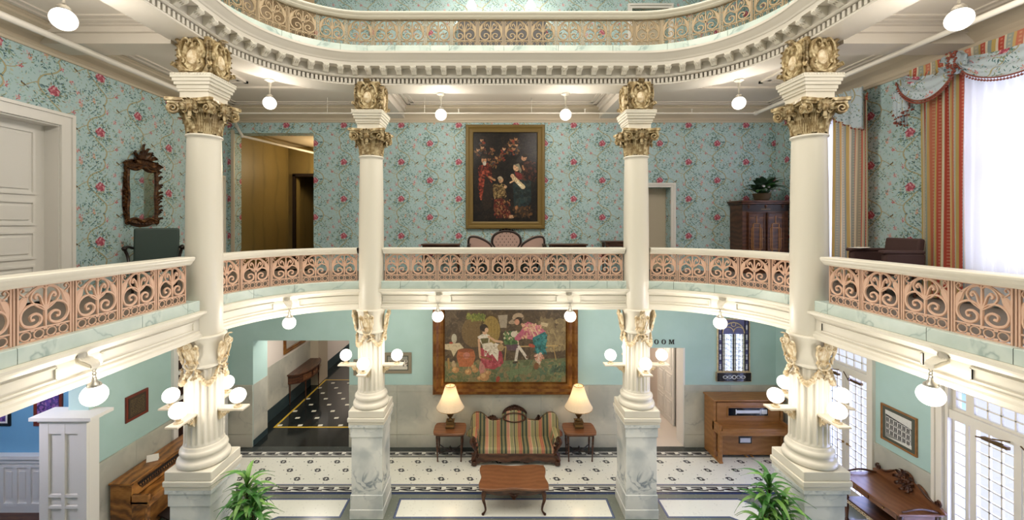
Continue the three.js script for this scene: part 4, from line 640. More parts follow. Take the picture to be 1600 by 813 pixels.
// ------------------------------------------------------------------ globe lamps bracketed from the gallery edge and hung from the cornice soffit
const edgeLamp = (() => {
  const o = new THREE.Group(); // origin on beam face, +z out
  mesh('bracket', [limb([[0, .02, -.02, .035], [0, -.01, .05, .034], [0, -.035, .1, .028], [0, -.05, .13, .018]], 12, 10), T(sheetLeaf(.13, .16, .05, 3), 0, .05, 0, PI / 2 + .25), T(sheetLeaf(.11, .1, .04, 3), 0, .02, .02, -.2)], M.cream, o);
  mesh('chain', [T(new THREE.TorusGeometry(.016, .005, 6, 12), 0, -.07, .13), T(new THREE.TorusGeometry(.016, .005, 6, 12), 0, -.1, .13, 0, PI / 2), T(new THREE.TorusGeometry(.016, .005, 6, 12), 0, -.13, .13)], M.steel, o);
  mesh('fitter', [lathe([[0, .06], [.018, .06], [.022, .03], [.05, .005], [.056, -.02], [.05, -.024]], 20, 0, -.2, .13), ...[0, 1, 2].map(k => T(box(.006, .05, .006, 0, 0, .05), 0, -.21, .13, 0, k * 2.1, 0))], M.steel, o);
  mesh('globe', ball(.1, 0, -.3, .13, 1, 1, 1, 24), M.globe, o); return o;
})();
['lamp hanging under the gallery edge just above the white panelled pier', 'lamp hanging under the curved gallery edge in front of the dark passage', 'lamp under the gallery edge at the passage-side corner of the tavern picture', 'lamp under the gallery edge at the doorway-side corner of the tavern picture', 'lamp hanging under the curved gallery edge beside the leaded mirror', 'lamp hanging under the gallery edge above the framed engraving and buffet'].forEach((l, i) => {
  const e = edge(lampS[i], .08), o = edgeLamp.clone(); o.name = numbered('gallery_lamp'); scene.add(o); o.position.set(e.x, 3.72, e.z); o.rotation.y = Math.atan2(e.nx, e.nz); tag(o, 'globe ' + l, 'lamp', 'globe lamps under the gallery edge');
  glow(e.x + e.nx * .13, 3.42, e.z + e.nz * .13, GLOBE_CD * 1.15);
});
const hungLamp = (() => {
  const o = new THREE.Group(); mesh('rosette', lathe([[0, 0], [.075, 0], [.075, -.012], [.05, -.024], [.028, -.045], [0, -.05]], 24), M.soffit, o); mesh('stem', [cyl(.011, .011, .2, 0, -.13, 0, 10), cyl(.02, .024, .06, 0, -.08, 0, 12)], M.soffit, o);
  mesh('fitter', lathe([[0, 0], [.03, 0], [.056, -.03], [.058, -.06], [.05, -.064]], 20, 0, -.24, 0), M.steel, o); mesh('globe', ball(.105, 0, -.385, 0, 1, 1, 1, 24), M.globe, o); return o;
})();
[[-6.46, 'above the cream panelled door'], [-3.83, 'in front of the gallery passage opening'], [-1.15, 'on the passage side of the dark religious picture'], [1.15, 'on the cabinet side of the dark religious picture'], [3.83, 'towards the carved dark cabinet'], [6.46, 'near the curtain swags of the near window'], [-8.75, 'added out of view to brighten the door wall'], [8.75, 'added out of view to brighten the window wall']].forEach(([s, l]) => {  // last pair continues the row unseen, added to brighten the side walls
  const e = edge(s, -.34), o = hungLamp.clone(); o.name = numbered('soffit_lamp'); scene.add(o); o.position.set(e.x, 7.4, e.z); tag(o, 'globe lamp hung below the cornice ' + l, 'lamp', 'globe lamps below the cornice'); glow(e.x, 7.015, e.z, GLOBE_CD * 1.6);
});
// ------------------------------------------------------------------ doors, windows, curtains
// local frame for things on side walls: group placed at wall, local +z out of the wall, local x along the wall
const onLeft = (z, y) => [[-XW, y, z], PI / 2], onRight = (z, y) => [[XW, y, z], -PI / 2];
function wallThing(fn, name, label, cat, side, z, y, x = 0) { const [p, t] = side === 'L' ? onLeft(z, y) : side === 'R' ? onRight(z, y) : [[x, y, ZW], 0]; const g = fn(name, label, cat, p); g.rotation.y = t; return g; }
function frameGeo(w, h, fw, d, prof = 1) {                // picture or door frame made of four mitred moulded rails, centred
  const mk = (L, turn, off) => { const sh = poly([[0, 0], [fw, 0], [fw, d * .55], [fw * .8, d * .7], [fw * .55, d * .6], [fw * .35, d], [fw * .1, d * .95], [0, d * .7]].map(p => p)), n = 1; const g = new THREE.ExtrudeGeometry(sh, { depth: L, bevelEnabled: false }); const p = g.attributes.position; for (let i = 0; i < p.count; i++) { const x = p.getX(i), z = p.getZ(i), t = z < L / 2 ? -L / 2 + x : L / 2 - x; p.setXYZ(i, t, off - x, p.getY(i)); } g.computeVertexNormals(); return T(g, 0, 0, 0, 0, 0, turn); };
  return [mk(w, 0, h / 2), mk(w, PI, h / 2), mk(h, PI / 2, w / 2), mk(h, -PI / 2, w / 2)];
}
function casing(w, h, cw, d) { return [bx(-w / 2 - cw + .03, -w / 2, 0, h, 0, d), bx(w / 2, w / 2 + cw - .03, 0, h, 0, d), bx(-w / 2 - cw + .03, w / 2 + cw - .03, h, h + cw - .03, 0, d), bx(-w / 2 - cw - .012, -w / 2 - cw + .03, 0, h + cw - .03, 0, d + .02), bx(w / 2 + cw - .03, w / 2 + cw + .012, 0, h + cw - .03, 0, d + .02), bx(-w / 2 - cw - .012, w / 2 + cw + .012, h + cw - .03, h + cw + .012, 0, d + .02)]; }
function raised(x0, x1, y0, y1, z, t = .018) { return [bx(x0, x1, y0, y0 + .03, z, z + t), bx(x0, x1, y1 - .03, y1, z, z + t), bx(x0, x0 + .03, y0 + .03, y1 - .03, z, z + t), bx(x1 - .03, x1, y0 + .03, y1 - .03, z, z + t), rbox(x1 - x0 - .14, y1 - y0 - .14, .02, .008, (x0 + x1) / 2, (y0 + y1) / 2, z + .004)]; }
{
  let d = wallThing(structure, 'door_1', 'large cream panelled door in white casing beside the gilt mirror', 'door', 'L', -5.0, F2);
  mesh('casing', [...casing(1.1, 2.41, .16, .03), bx(-.56, -.54, 0, 2.39, -.28, -.001), bx(.54, .56, 0, 2.39, -.28, -.001), bx(-.56, .56, 2.39, 2.42, -.28, -.001)], M.whiteWood, d);
  const leaf = mesh('door_leaf', [bx(-.54, .54, 0, 2.4, -.26, -.2)], M.whiteWood, d);
  for (const [a, b] of [[.08, .5], [.58, .95], [1.03, 1.36], [1.44, 2.3]]) mesh('door_panel', raised(-.42, .42, a, b, -.2), M.whiteWood, leaf);
  mesh('knob', [ball(.032, -.47, 1.0, -.13), cyl(.02, .02, .05, -.47, 1.0, -.18)], M.brass, leaf);
  d = wallThing(structure, 'door_2', 'white framed door with dark panes partly hidden by the front column', 'door', 'L', -8.22, 0);
  mesh('casing', casing(1.25, 2.75, .12, .035), M.whiteWood, d); const dl = mesh('door_leaf', [bx(-.62, -.54, 0, 2.75, -.12, -.06), bx(.54, .62, 0, 2.75, -.12, -.06), bx(-.04, .04, 0, 2.75, -.12, -.06), ...[0, .6, 1.1, 1.6, 2.1, 2.65].map(y => bx(-.6, .6, y, y + .07, -.118, -.064))], M.whiteWood, d);
  for (const [a, b] of [[.67, 1.1], [1.17, 1.6], [1.67, 2.1], [2.17, 2.65]]) for (const s of [-1, 1]) mesh('pane', bx(s * .04, s * .54, a, b, -.1, -.09), mat(0x2c1712, .12), dl); for (const s of [-1, 1]) mesh('lower_panel', bx(s * .05, s * .53, .05, .6, -.11, -.08), M.redWood, dl);
  d = wallThing(structure, 'door_3', 'pinkish door casing in the gallery corner by the tan passage', 'door', 'L', -8.38, F2);
  mesh('casing', casing(.8, 1.97, .13, .03), M.creamWall, d); mesh('door_leaf', [bx(-.4, .4, 0, 1.97, -.2, -.14), ...raised(-.3, .3, .2, .9, -.14), ...raised(-.3, .3, 1.05, 1.85, -.14)], M.creamWall, d);
  d = structure('door_4', 'white panelled door standing ajar in the lettered doorway', 'door', [4.27, 0, -9.95]); d.rotation.y = -PI / 2 + .05;
  const l4 = mesh('door_leaf', bx(-.86, 0, .01, 2.1, -.02, .02), M.whiteWood, d); for (const [a, b] of [[.12, .6], [.7, 1.25], [1.35, 2.0]]) for (const [p, q] of [[-.8, -.47], [-.4, -.07]]) mesh('door_panel', raised(p, q, a, b, .02, .014), M.whiteWood, l4);
  d = wallThing(structure, 'door_5', 'narrow white doorway on the gallery between far column and cabinet', 'door', 'B', 0, F2, 3.405);
  mesh('casing', casing(.77, 1.87, .085, .035), M.whiteWood, d); mesh('door_leaf', [bx(-.385, .385, 0, 1.87, -.3, -.25)], M.tanTrim, d); mesh('lever', [bx(-.33, -.25, 1.3, 1.34, -.25, -.2)], M.ebony, d);
  d = wallThing(structure, 'door_6', 'white door casing rising above the uppermost railing', 'door', 'B', 0, F3, 3.33); mesh('casing', casing(.82, 1.81, .085, .035), M.whiteWood, d); mesh('door_leaf', [bx(-.41, .41, 0, 1.81, -.3, -.2)], M.tanTrim, d);
}
function frenchDoor(n, label, z0, z1, side) {
  const w = z1 - z0, zc = (z0 + z1) / 2, d = wallThing(structure, 'door_' + n, label, 'door', 'R', zc, 0);   // local x = +z
  mesh('casing', [...casing(w, 2.8, .11, .04), bx(-w / 2 + .04, w / 2 - .04, 2.3, 2.42, -.2, -.02), bx(-w / 2 + .04, w / 2 - .04, 2.72, 2.8, -.2, -.02), bx(-w / 2, -w / 2 + .04, 0, 2.8, -.2, -.001), bx(w / 2 - .04, w / 2, 0, 2.8, -.2, -.001)], M.creamWall, d);
  const glazed = (name, x0, x1, y0, y1, nc, nr, parent, st = .09) => {
    const f = mesh(name, [bx(x0, x0 + st, y0, y1, -.12, -.07), bx(x1 - st, x1, y0, y1, -.12, -.07), bx(x0 + st, x1 - st, y0, y0 + (y0 < .2 ? .25 : .03), -.12, -.07), bx(x0 + st, x1 - st, y1 - .03, y1, -.12, -.07)], M.creamWall, parent), a = x0 + st, b = x1 - st, lo = y0 + (y0 < .2 ? .25 : .03), hi = y1 - .03, m = [];
    for (let i = 1; i < nc; i++) m.push(box(.018, hi - lo, .026, lerp(a, b, i / nc), (lo + hi) / 2, -.095)); for (let j = 1; j < nr; j++) m.push(box(b - a, .016, .026, (a + b) / 2, lerp(lo, hi, j / nr), -.095)); if (m.length) mesh('glazing_bars', m, M.creamWall, f);
    for (let i = 0; i < nc; i++) for (let j = 0; j < nr; j++) mesh('pane', box((b - a) / nc - .016, (hi - lo) / nr - .014, .004, lerp(a, b, (i + .5) / nc), lerp(lo, hi, (j + .5) / nr), -.095), M.glass, f);
    return f;
  };
  const sl = side ? .2 : 0, lw = (w - 2 * sl - .08) / 2;
  for (const s of [-1, 1]) { const x0 = s < 0 ? -lw : 0, f = glazed('door_leaf', x0 + .004, x0 + lw - .004, 0, 2.3, 3, 14, d, .075); mesh('handle', [bar([s * .045, 1.02, -.05], [s * .045 + s * .1, 1.02, -.05], .009), cyl(.02, .02, .03, s * .045, 1.02, -.06)], M.brass, f); mesh('door_closer', [bx(s * .1, s * .36, 2.2, 2.24, -.06, -.01), bar([s * .14, 2.25, -.02], [s * .3, 2.27, .14], .009), bar([s * .3, 2.27, .14], [s * .05, 2.33, .01], .009)], M.darkBrass, f); if (side) glazed('sidelight', s < 0 ? -w / 2 + .03 : w / 2 - .03 - sl, s < 0 ? -w / 2 + .03 + sl : w / 2 - .03, 0, 2.3, 1, 14, d, .04); }
  const t0 = -w / 2 + .04, tw = w - .08; if (side) { glazed('transom', t0, t0 + .2, 2.42, 2.72, 1, 2, d, .04); glazed('transom', t0 + tw - .2, t0 + tw, 2.42, 2.72, 1, 2, d, .04); glazed('transom', t0 + .2, t0 + tw - .2, 2.42, 2.72, 7, 2, d, .05); } else glazed('transom', t0, t0 + tw, 2.42, 2.72, 6, 2, d, .03);
}
frenchDoor(7, 'glazed street doors with small panes behind the window-side column', ...DA, false);
frenchDoor(8, 'glazed street doors with sidelight and transom beside the buffet', ...DB, true);
function sashWindow(n, label, z0, z1) {
  const w = z1 - z0, d = wallThing(structure, 'window_' + n, label, 'window', 'R', (z0 + z1) / 2, 4.35);
  mesh('frame', [...casing(w, 2.65, .08, .03), bx(-w / 2 - .08, w / 2 + .08, -.06, 0, -.02, .08), bx(-w / 2, -w / 2 + .05, 0, 2.65, -.2, -.1), bx(w / 2 - .05, w / 2, 0, 2.65, -.2, -.1), bx(-w / 2 + .05, w / 2 - .05, 0, .07, -.2, -.1), bx(-w / 2 + .05, w / 2 - .05, 2.58, 2.65, -.2, -.1), bx(-w / 2 + .05, w / 2 - .05, 1.3, 1.35, -.2, -.1)], M.whiteWood, d);
  for (const [a, b] of [[.07, 1.3], [1.35, 2.58]]) mesh('pane', bx(-w / 2 + .05, w / 2 - .05, a, b, -.152, -.148), M.glass, d);
}
sashWindow(2, 'bright window behind sheer curtain beside the window-side column', ...WA); sashWindow(3, 'broad bright window behind sheer curtains past the brown armchair', ...WB);

// pleated cloth hung along the street wall: z from a to b
function cloth(a, b, y0, y1, x, folds, amp, uvW, seed, gather = 0) {
  const r = rnd(seed), ph = Array.from({ length: 6 }, () => r() * 6.3), n = folds * 10;
  const g = patch((u, v) => { const t = u * folds * 2 * PI, pinch = 1 - gather * (1 - Math.abs(v - .5) * 2) * .2, zz = lerp(a, b, .5 + (u - .5) * pinch) + .012 * Math.sin(v * 3 + ph[0] + u * 9); return [x + amp * (Math.sin(t + ph[1] + .5 * Math.sin(v * 2.2 + u * 7)) + .35 * Math.sin(t * .5 + ph[2])) * (.75 + .25 * (1 - v)), lerp(y0, y1, v), zz]; }, n, 14);
  const uv = g.attributes.uv; for (let i = 0; i < uv.count; i++) uv.setXY(i, uv.getX(i) * uvW, uv.getY(i) * (y1 - y0) / .18 * .25); return g;
}
function curtain(label, a, b, seed, w) { const o = thing('striped_curtain', label, 'curtain', [6.0, F2, (a + b) / 2]); mesh('cloth', T(cloth(a, b, F2 + .02, 7.12, 5.99, Math.round((b - a) * 11), .04, w, seed), -6, -F2, -(a + b) / 2), M.drape, o); mesh('heading', T(cloth(a, b, 7.05, 7.16, 5.99, Math.round((b - a) * 22), .03, w, seed + 3), -6, -F2, -(a + b) / 2), M.drape, o); return o; }
curtain('red and gold striped curtain between far window and wallpaper strip', -7.32, -6.64, 5, 2.2); curtain('red and gold striped curtain between brown armchair and sheer window', -5.8, -5.27, 8, 2);
function sheer(label, a, b, seed) { const o = thing('sheer_curtain', label, 'curtain', [6.09, F2, (a + b) / 2]); mesh('voile', T(cloth(a, b, F2 + .03, 7.1, 6.07, Math.round((b - a) * 9), .034, 1, seed), -6.09, -F2, -(a + b) / 2), M.sheer, o); mesh('rod_pocket', T(bar([6.07, 7.1, a], [6.07, 7.1, b], .014), -6.09, -F2, -(a + b) / 2), M.whiteWood, o); }
sheer('white sheer curtain glowing beside the window-side column', -8.4, -7.2, 21); sheer('wide white sheer curtain glowing past the brown armchair', -5.38, -3.95, 22);
function swag(label, z0, z1, y0, y1, sag, seed, tails) {          // z0 far end, z1 near end: draped chintz with bobble fringe
  const zc = (z0 + z1) / 2, o = thing('curtain_swag', label, 'valance', [5.93, 6.9, zc]), L = g => T(g, -5.93, -6.9, -zc);
  const at = (u, v) => { const e = 4 * u * (1 - u), yt = lerp(y0, y1, u) - .1 * e, yb = lerp(y0, y1, u) - .1 - sag * Math.pow(e, .72), k = Math.sin(v * PI * 5 + u * 1.6); return [5.86 + .05 * (1 - v) - .06 * Math.sin(v * PI * .5) * (1 - .6 * e) + .022 * k * (1 - .35 * e) - .05 * v * e, lerp(yt, yb, Math.pow(v, .9)), lerp(z0, z1, u) + .03 * Math.sin(v * 4) * (.5 - u)]; };
  mesh('draped_cloth', metric(L(patch(at, 40, 22)), .95), M.chintz, o, { uv: false });
  mesh('cord', L(tube(Array.from({ length: 14 }, (_, i) => at(i / 13, 1)), .009, 40, 6)), M.fringe, o);
  const f = []; for (let i = 0; i <= 40; i++) { const p = at(i / 40, 1); f.push(L(T(new THREE.IcosahedronGeometry(.013, 1), p[0], p[1] - .035, p[2])), L(box(.004, .03, .004, p[0], p[1] - .018, p[2]))); } mesh('bobble_fringe', f, M.fringe, o).userData.kind = 'stuff';
  for (const [za, zb, ya, yb, m] of tails) {
    const dir = zb > za ? 1 : -1, n = 40; const tp = (u, v) => [5.84 + .055 * Math.sin(u * PI * 7) + .01, lerp(ya, lerp(yb, ya - (ya - yb) * .55, u), v), lerp(za, zb, u) + .02 * Math.sin(u * PI * 7 + 1)];
    mesh('tail', m.userData.metric ? metric(L(patch(tp, n, 8)), .95) : L(patch(tp, n, 8)), m, o, { uv: false }); const q = []; for (let i = 0; i <= 26; i++) { const p = tp(i / 26, 1); q.push(L(T(new THREE.IcosahedronGeometry(.013, 1), p[0], p[1] - .015, p[2]))); } for (let i = 0; i <= 10; i++) { const p = tp(1, i / 10); q.push(L(T(new THREE.IcosahedronGeometry(.012, 1), p[0], p[1], p[2] + dir * .012))); } mesh('tail_fringe', q, M.fringe, o).userData.kind = 'stuff';
  }
  return o;
}
swag('floral swag over the far window with long pleated tail', -8.15, -7.05, 7.2, 7.24, .34, 1, [[-6.62, -7.14, 7.26, 6.55, M.chintz]]);
swag('floral swag above the striped curtain by the brown armchair', -5.98, -5.2, 7.2, 7.16, .36, 2, [[-5.93, -6.05, 6.98, 6.45, M.chintz], [-6.04, -5.84, 6.95, 6.48, M.chintz]]);
swag('floral swag over the broad sheer window, cut by the picture edge', -5.2, -3.95, 7.16, 7.2, .36, 3, []);
{ const o = thing('curtain_pelmet', 'striped pelmet strip behind the floral swags', 'valance', [5.98, 6.95, -4.95]); mesh('striped_cloth', T(cloth(-5.98, -3.95, 6.98, 7.27, 5.97, 10, .012, 4, 3), -5.98, -6.95, 4.95), M.drape, o); const k = thing('swag_knot', 'gathered fringed knot where the two near swags meet', 'valance', [5.84, 7.08, -5.22]); mesh('rosette', [0, 1, 2, 3, 4, 5, 6].map(i => T(sheetLeaf(.12, .15, .07, 2), 0, 0, 0, 0, -PI / 2, i * .9)), M.chintz, k); const f = [], r = rnd(4); for (let i = 0; i < 40; i++) f.push(T(new THREE.IcosahedronGeometry(.014, 1), -.06 - r() * .05, (r() - .5) * .3, (r() - .5) * .1)); mesh('knot_fringe', f, M.fringe, k).userData.kind = 'stuff'; }
// ------------------------------------------------------------------ things hung on walls
function picture(name, label, cat, w, h, fw, d, fm, im, place, o = {}) {
  const g = thing(name, label, cat, place[0], place[1] || 0); mesh('frame', frameGeo(w, h, fw, d), fm, g); mesh('backing', box(w - .02, h - .02, .012, 0, 0, .006), M.ebony, g);
  const mw = o.mount || 0; if (mw) mesh('mount', box(w - 2 * fw, h - 2 * fw, .004, 0, 0, .016), o.mountMat || M.matte, g); if (o.liner) mesh('liner', frameGeo(w - 2 * fw + .01, h - 2 * fw + .01, o.liner, d * .5), o.linerMat || M.gold, g);
  const pw = w - 2 * fw - 2 * mw, ph = h - 2 * fw - 2 * mw; mesh('image', T(new THREE.PlaneGeometry(pw, ph), 0, o.dy || 0, .02), im, g); return g;
}
const B = (x, y, d = .0) => [[x, y, ZW + d], 0], Lw = (z, y) => [[-XW, y, z], PI / 2], Rw = (z, y) => [[XW, y, z], -PI / 2];
picture('oil_painting', 'large tavern painting of woman and bowing man in broad gilt frame above sofa', 'painting', 3.22, 2.32, .235, .12, M.frameGold, M.tavern, B(.08, 2.37, .034), { liner: .03, linerMat: M.frameGold });
picture('oil_painting', 'dark religious painting in plain gold frame above the tufted settee', 'painting', 1.77, 2.33, .165, .08, M.frameOlive, M.sacred, B(.08, 6.05), { liner: .015, linerMat: M.ebony });
picture('group_photograph', 'framed crowd photograph on green wall beside the tavern painting', 'photograph', .62, .47, .07, .03, M.silverWood, M.groupPhoto, B(-2.33, 1.88), { mount: .02, mountMat: M.matte });
picture('group_photograph', 'small framed photograph mostly hidden by the far column lamp', 'photograph', .34, .36, .05, .03, M.silverWood, M.groupPhoto, B(-3.15, 1.78), { mount: .02 });
picture('framed_engraving', 'framed black and white building view above the carved buffet', 'picture', .56, .58, .03, .03, M.oak, M.engraving, Rw(-6.29, 1.8), { mount: .045, mountMat: M.matte });
picture('wall_plaque', 'dark bronze plaque in red wooden frame above the antique organ', 'plaque', .42, .42, .045, .03, M.redWood, M.plaque, Lw(-6.74, 1.97));
picture('framed_picture', 'purple picture in black frame at the alcove edge', 'picture', .62, .62, .05, .03, M.blackWood, M.abstract, [[-8.92, 1.78, -7.05], 0], { mount: .03, mountMat: M.paperCard });
picture('framed_picture', 'narrow dark red framed picture half hidden behind the white pier', 'picture', .5, .72, .06, .03, M.redWood, M.abstract, [[-7.95, 1.83, -7.05], 0]);
picture('framed_picture', 'small dark frame on the side wall behind the window-side lamp globes', 'picture', .42, .5, .05, .03, M.redWood, M.engraving, Rw(-8.45, 1.75));
picture('framed_picture', 'tall dark framed picture just inside the lobby passage', 'picture', .22, .9, .04, .03, M.silverWood, M.plaque, [[-5.87, 1.95, -9.95], PI / 2]);
{ // gilt framed mirror in the passage
  const g = thing('passage_mirror', 'broad gilt framed mirror on the passage wall above the sideboard', 'mirror', [-5.87, 1.95, -11.5], PI / 2); mesh('frame', frameGeo(1.2, .98, .11, .06), M.frameGold, g); mesh('glass', box(1.0, .78, .012, 0, 0, .012), M.mirror, g);
}
{ // carved rococo mirror on the gallery
  const g = thing('rococo_mirror', 'carved gilt rococo mirror with leafy finial above the green chair', 'mirror', [-XW, 5.05, -6.83], PI / 2), r = rnd(9), w = .25, h = .84;
  mesh('glass', T(extr(smooth([[-w, .06], [0, .02], [w, .06], [w, h * .5], [w * .98, h - .03], [w * .5, h + .01], [0, h + .05], [-w * .5, h + .01], [-w * .98, h - .03], [-w, h * .5]], 80), .012), 0, 0, .012), M.mirror, g);
  mesh('backboard', T(extr(smooth([[-w - .04, 0], [w + .04, 0], [w + .05, h], [0, h + .12], [-w - .05, h]], 60), .01), 0, 0, 0), M.mahogany, g);
  for (const s of [-1, 1]) { const q = [limb([[s * (w + .02), .02, .03, .022], [s * (w + .035), .2, .03, .028], [s * (w + .01), .42, .03, .02], [s * (w + .035), .62, .03, .028], [s * (w + .02), h, .03, .024]], 24, 8)]; for (let i = 0; i < 13; i++) q.push(T(sheetLeaf(.06, .1, .03, 2), s * (w + .03), .02 + i * .065, .02, 0, 0, -s * (.5 + r() * .8))); q.push(T(volute(.05, .022), s * (w + .03), -.02, .03, 0, s > 0 ? 0 : PI), T(volute(.045, .02), s * (w + .05), h + .02, .03, 0, s > 0 ? 0 : PI)); mesh('side_carving', q, M.carved, g); }
  const t = []; for (let i = 0; i < 16; i++) { const x = (i / 15 - .5) * .54; t.push(T(sheetLeaf(.08, .12, .04, 3), x, h + .03 + .05 * Math.cos(x * 5), .02, 0, 0, -x * 3)); } t.push(limb([[-.27, h + .03, .03, .02], [-.12, h + .02, .035, .028], [0, h + .08, .04, .03], [.12, h + .02, .035, .028], [.27, h + .03, .03, .02]], 20, 8)); mesh('crest', t, M.carved, g);
  const f = []; for (let i = 0; i < 13; i++) { const a = (i - 6) * .23; f.push(T(sheetLeaf(.07, .16 + r() * .08, .05, 3), Math.sin(a) * .03, h + .12 + r() * .08, .03, 0, 0, -a * 1.4)); } f.push(T(sheetLeaf(.06, .2, .04, 4), 0, h + .26, .03), T(sheetLeaf(.05, .15, .03, 3), .02, h + .28, .03, 0, 0, -1.2)); mesh('finial', f, M.carved, g);
  const bt = [limb([[-.28, 0, .03, .02], [-.14, .04, .03, .024], [0, -.01, .035, .03], [.14, .04, .03, .024], [.28, 0, .03, .02]], 20, 8)]; for (let i = 0; i < 9; i++) bt.push(T(sheetLeaf(.07, .09, .03, 2), (i / 8 - .5) * .4, .03, .02, 0, 0, PI + (i - 4) * .2)); mesh('base_carving', bt, M.carved, g);
}
{ // leaded mirror panel above the player piano
  const g = thing('leaded_mirror', 'tall leaded mirror panel with dark jewelled border above the player piano', 'mirror', [5.19, 1.47, ZW]), W = .78, H = 1.42;
  mesh('frame', T(frameGeo(W, H - .2, .03, .04)[0], 0, 0, 0) && frameGeo(W - .06, H - .22, .03, .045).map(q => T(q, 0, .21 + (H - .22) / 2, 0)), M.paleGold, g);
  mesh('border_glass', [bx(-W / 2 + .06, -.25, .23, H - .04, .01, .02), bx(.25, W / 2 - .06, .23, H - .04, .01, .02), bx(-.25, .25, 1.06, H - .04, .01, .02)], M.violetGlass, g);
  mesh('mirror_glass', bx(-.25, .25, .23, 1.06, .008, .02), M.mirror, g);
  const lead = [bx(-.01, .01, .23, 1.06, .02, .03)]; for (const x of [-.335, -.255, .255, .335]) lead.push(bx(x - .006, x + .006, .23, H - .04, .02, .032)); for (let i = 0; i < 12; i++) for (const s of [-1, 1]) lead.push(bx(s * .255, s * .335, .26 + i * .1, .268 + i * .1, .02, .03)); for (let i = 0; i < 9; i++) lead.push(bx(-.25, .25, .3 + i * .09, .304 + i * .09, .02, .026)); for (let i = 1; i < 5; i++) lead.push(bx(-.25 + i * .1, -.246 + i * .1, .23, 1.06, .02, .026)); mesh('lead_lines', lead, M.blackGlass, g);
  mesh('arch_tracery', [T(new THREE.TorusGeometry(.12, .01, 6, 20, PI), -.12, 1.1, .025), T(new THREE.TorusGeometry(.12, .01, 6, 20, PI), .12, 1.1, .025), T(new THREE.TorusGeometry(.24, .012, 6, 28, PI), 0, 1.08, .025), T(new THREE.TorusGeometry(.05, .008, 6, 20), 0, 1.28, .025)], M.paleGold, g);
  for (let i = 0; i < 5; i++) for (const s of [-1, 1]) mesh('jewel', rbox(.03, .12, .012, .006, s * .295, .33 + i * .22, .024), M.roll, g);
  const base = mesh('base_panel', [rbox(W, .21, .04, .008, 0, .105, .025)], M.blackGlass, g); mesh('base_border', frameGeo(W, .21, .02, .05).map(q => T(q, 0, .105, 0)), M.paleGold, base); mesh('base_ornament', [...[-2, -1, 1, 2].map(k => T(new THREE.TorusGeometry(.03, .006, 6, 16), k * .1, .105, .048, 0, 0, 0, 1.5, 1, 1)), T(new THREE.TorusGeometry(.04, .008, 6, 18), 0, .105, .048)], M.roll, base);
}
{ // lettering over the doorway
  const font = await new FontLoader().loadAsync('fonts/droid/droid_serif_bold.typeface.json'), g = thing('door_lettering', 'black capital letters on the wall above the white doorway', 'lettering', [3.62, 2.3, ZW]);
  let x = -.37; for (const ch of 'ROOM') { const t = new TextGeometry(ch, { font, size: .105, depth: .012, curveSegments: 6 }); t.computeBoundingBox(); mesh('letter', T(t, x, 0, .002), M.ink, g); x += t.boundingBox.max.x - t.boundingBox.min.x + .065; }
}
{ // white panelled pier at the end of the side wall
  const g = thing('panelled_pier', 'white panelled half-height pier with flat cap at the alcove opening', 'pier', [-6.32, 0, -5.86]), w = .68, d = .15;
  mesh('body', bx(-w / 2, w / 2, 0, 2.2, -d / 2, d / 2), M.whiteWood, g); mesh('cap', [bx(-w / 2 - .03, w / 2 + .03, 2.16, 2.199, -d / 2 - .03, d / 2 + .03), bx(-w / 2 - .1, w / 2 + .1, 2.2, 2.25, -d / 2 - .12, d / 2 + .08)], M.whiteWood, g);
  const f = d / 2; mesh('stiles', [bx(-w / 2 + .002, -w / 2 + .13, 0, 2.159, f - .01, f + .034), bx(w / 2 - .13, w / 2 - .002, 0, 2.159, f - .01, f + .034), bx(-.025, .025, 0, 2.159, f - .01, f + .034), ...[[2.0, 2.16], [1.09, 1.13], [.93, .97], [0, .15]].map(q => bx(-w / 2 + .01, w / 2 - .01, q[0], q[1], f - .01, f + .031))], M.whiteWood, g);
  for (const [a, b] of [[.15, .93], [1.13, 2.0]]) for (const s of [-1, 1]) mesh('pier_panel', bx(s * .04, s * .195, a + .02, b - .02, f, f + .008), M.whiteWood, g); mesh('pier_panel', bx(-.19, .19, .99, 1.07, f, f + .008), M.whiteWood, g);
}
{ // sprinkler pipes
  const pipe = (label, pts, r = .028) => { const g = []; for (let i = 0; i < pts.length - 1; i++) g.push(bar(pts[i], pts[i + 1], r, 12), ball(r * 1.35, ...pts[i + 1], 1, 1, 1, 10)); const o = thing('sprinkler_pipe', label, 'pipe'); mesh('pipe_run', g, M.pipe, o); return o; };
  pipe('white ceiling pipe running above the mirror wall', [[-5.54, 7.28, -1.5], [-5.54, 7.28, -8.3]], .04); pipe('white ceiling pipe running above the window swags', [[5.22, 7.28, -1.5], [5.22, 7.28, -8.3]], .035);
  const c = pipe('thin white pipe crossing below the far gallery ceiling', [[-5.54, 7.28, -8.3], [5.22, 7.28, -8.3]], .016); for (const x of [-3.1, -.9, 1.7, 3.9]) mesh('sprinkler_head', [bar([x, 7.28, -8.3], [x, 7.36, -8.3], .01), cyl(.02, .02, .012, x, 7.36, -8.3)], M.pipe, c); for (const x of [-3.6, -1.6, .6, 2.7]) mesh('hanger_rod', bar([x, 7.28, -8.3], [x, C2, -8.3], .006), M.pipe, c);
  pipe('pipe bending down into the gallery passage', [[-5.6, 7.28, -8.35], [-5.85, 7.15, -8.9], [-5.85, 6.98, -9.1], [-4.9, 6.98, -12.2]], .03);
}
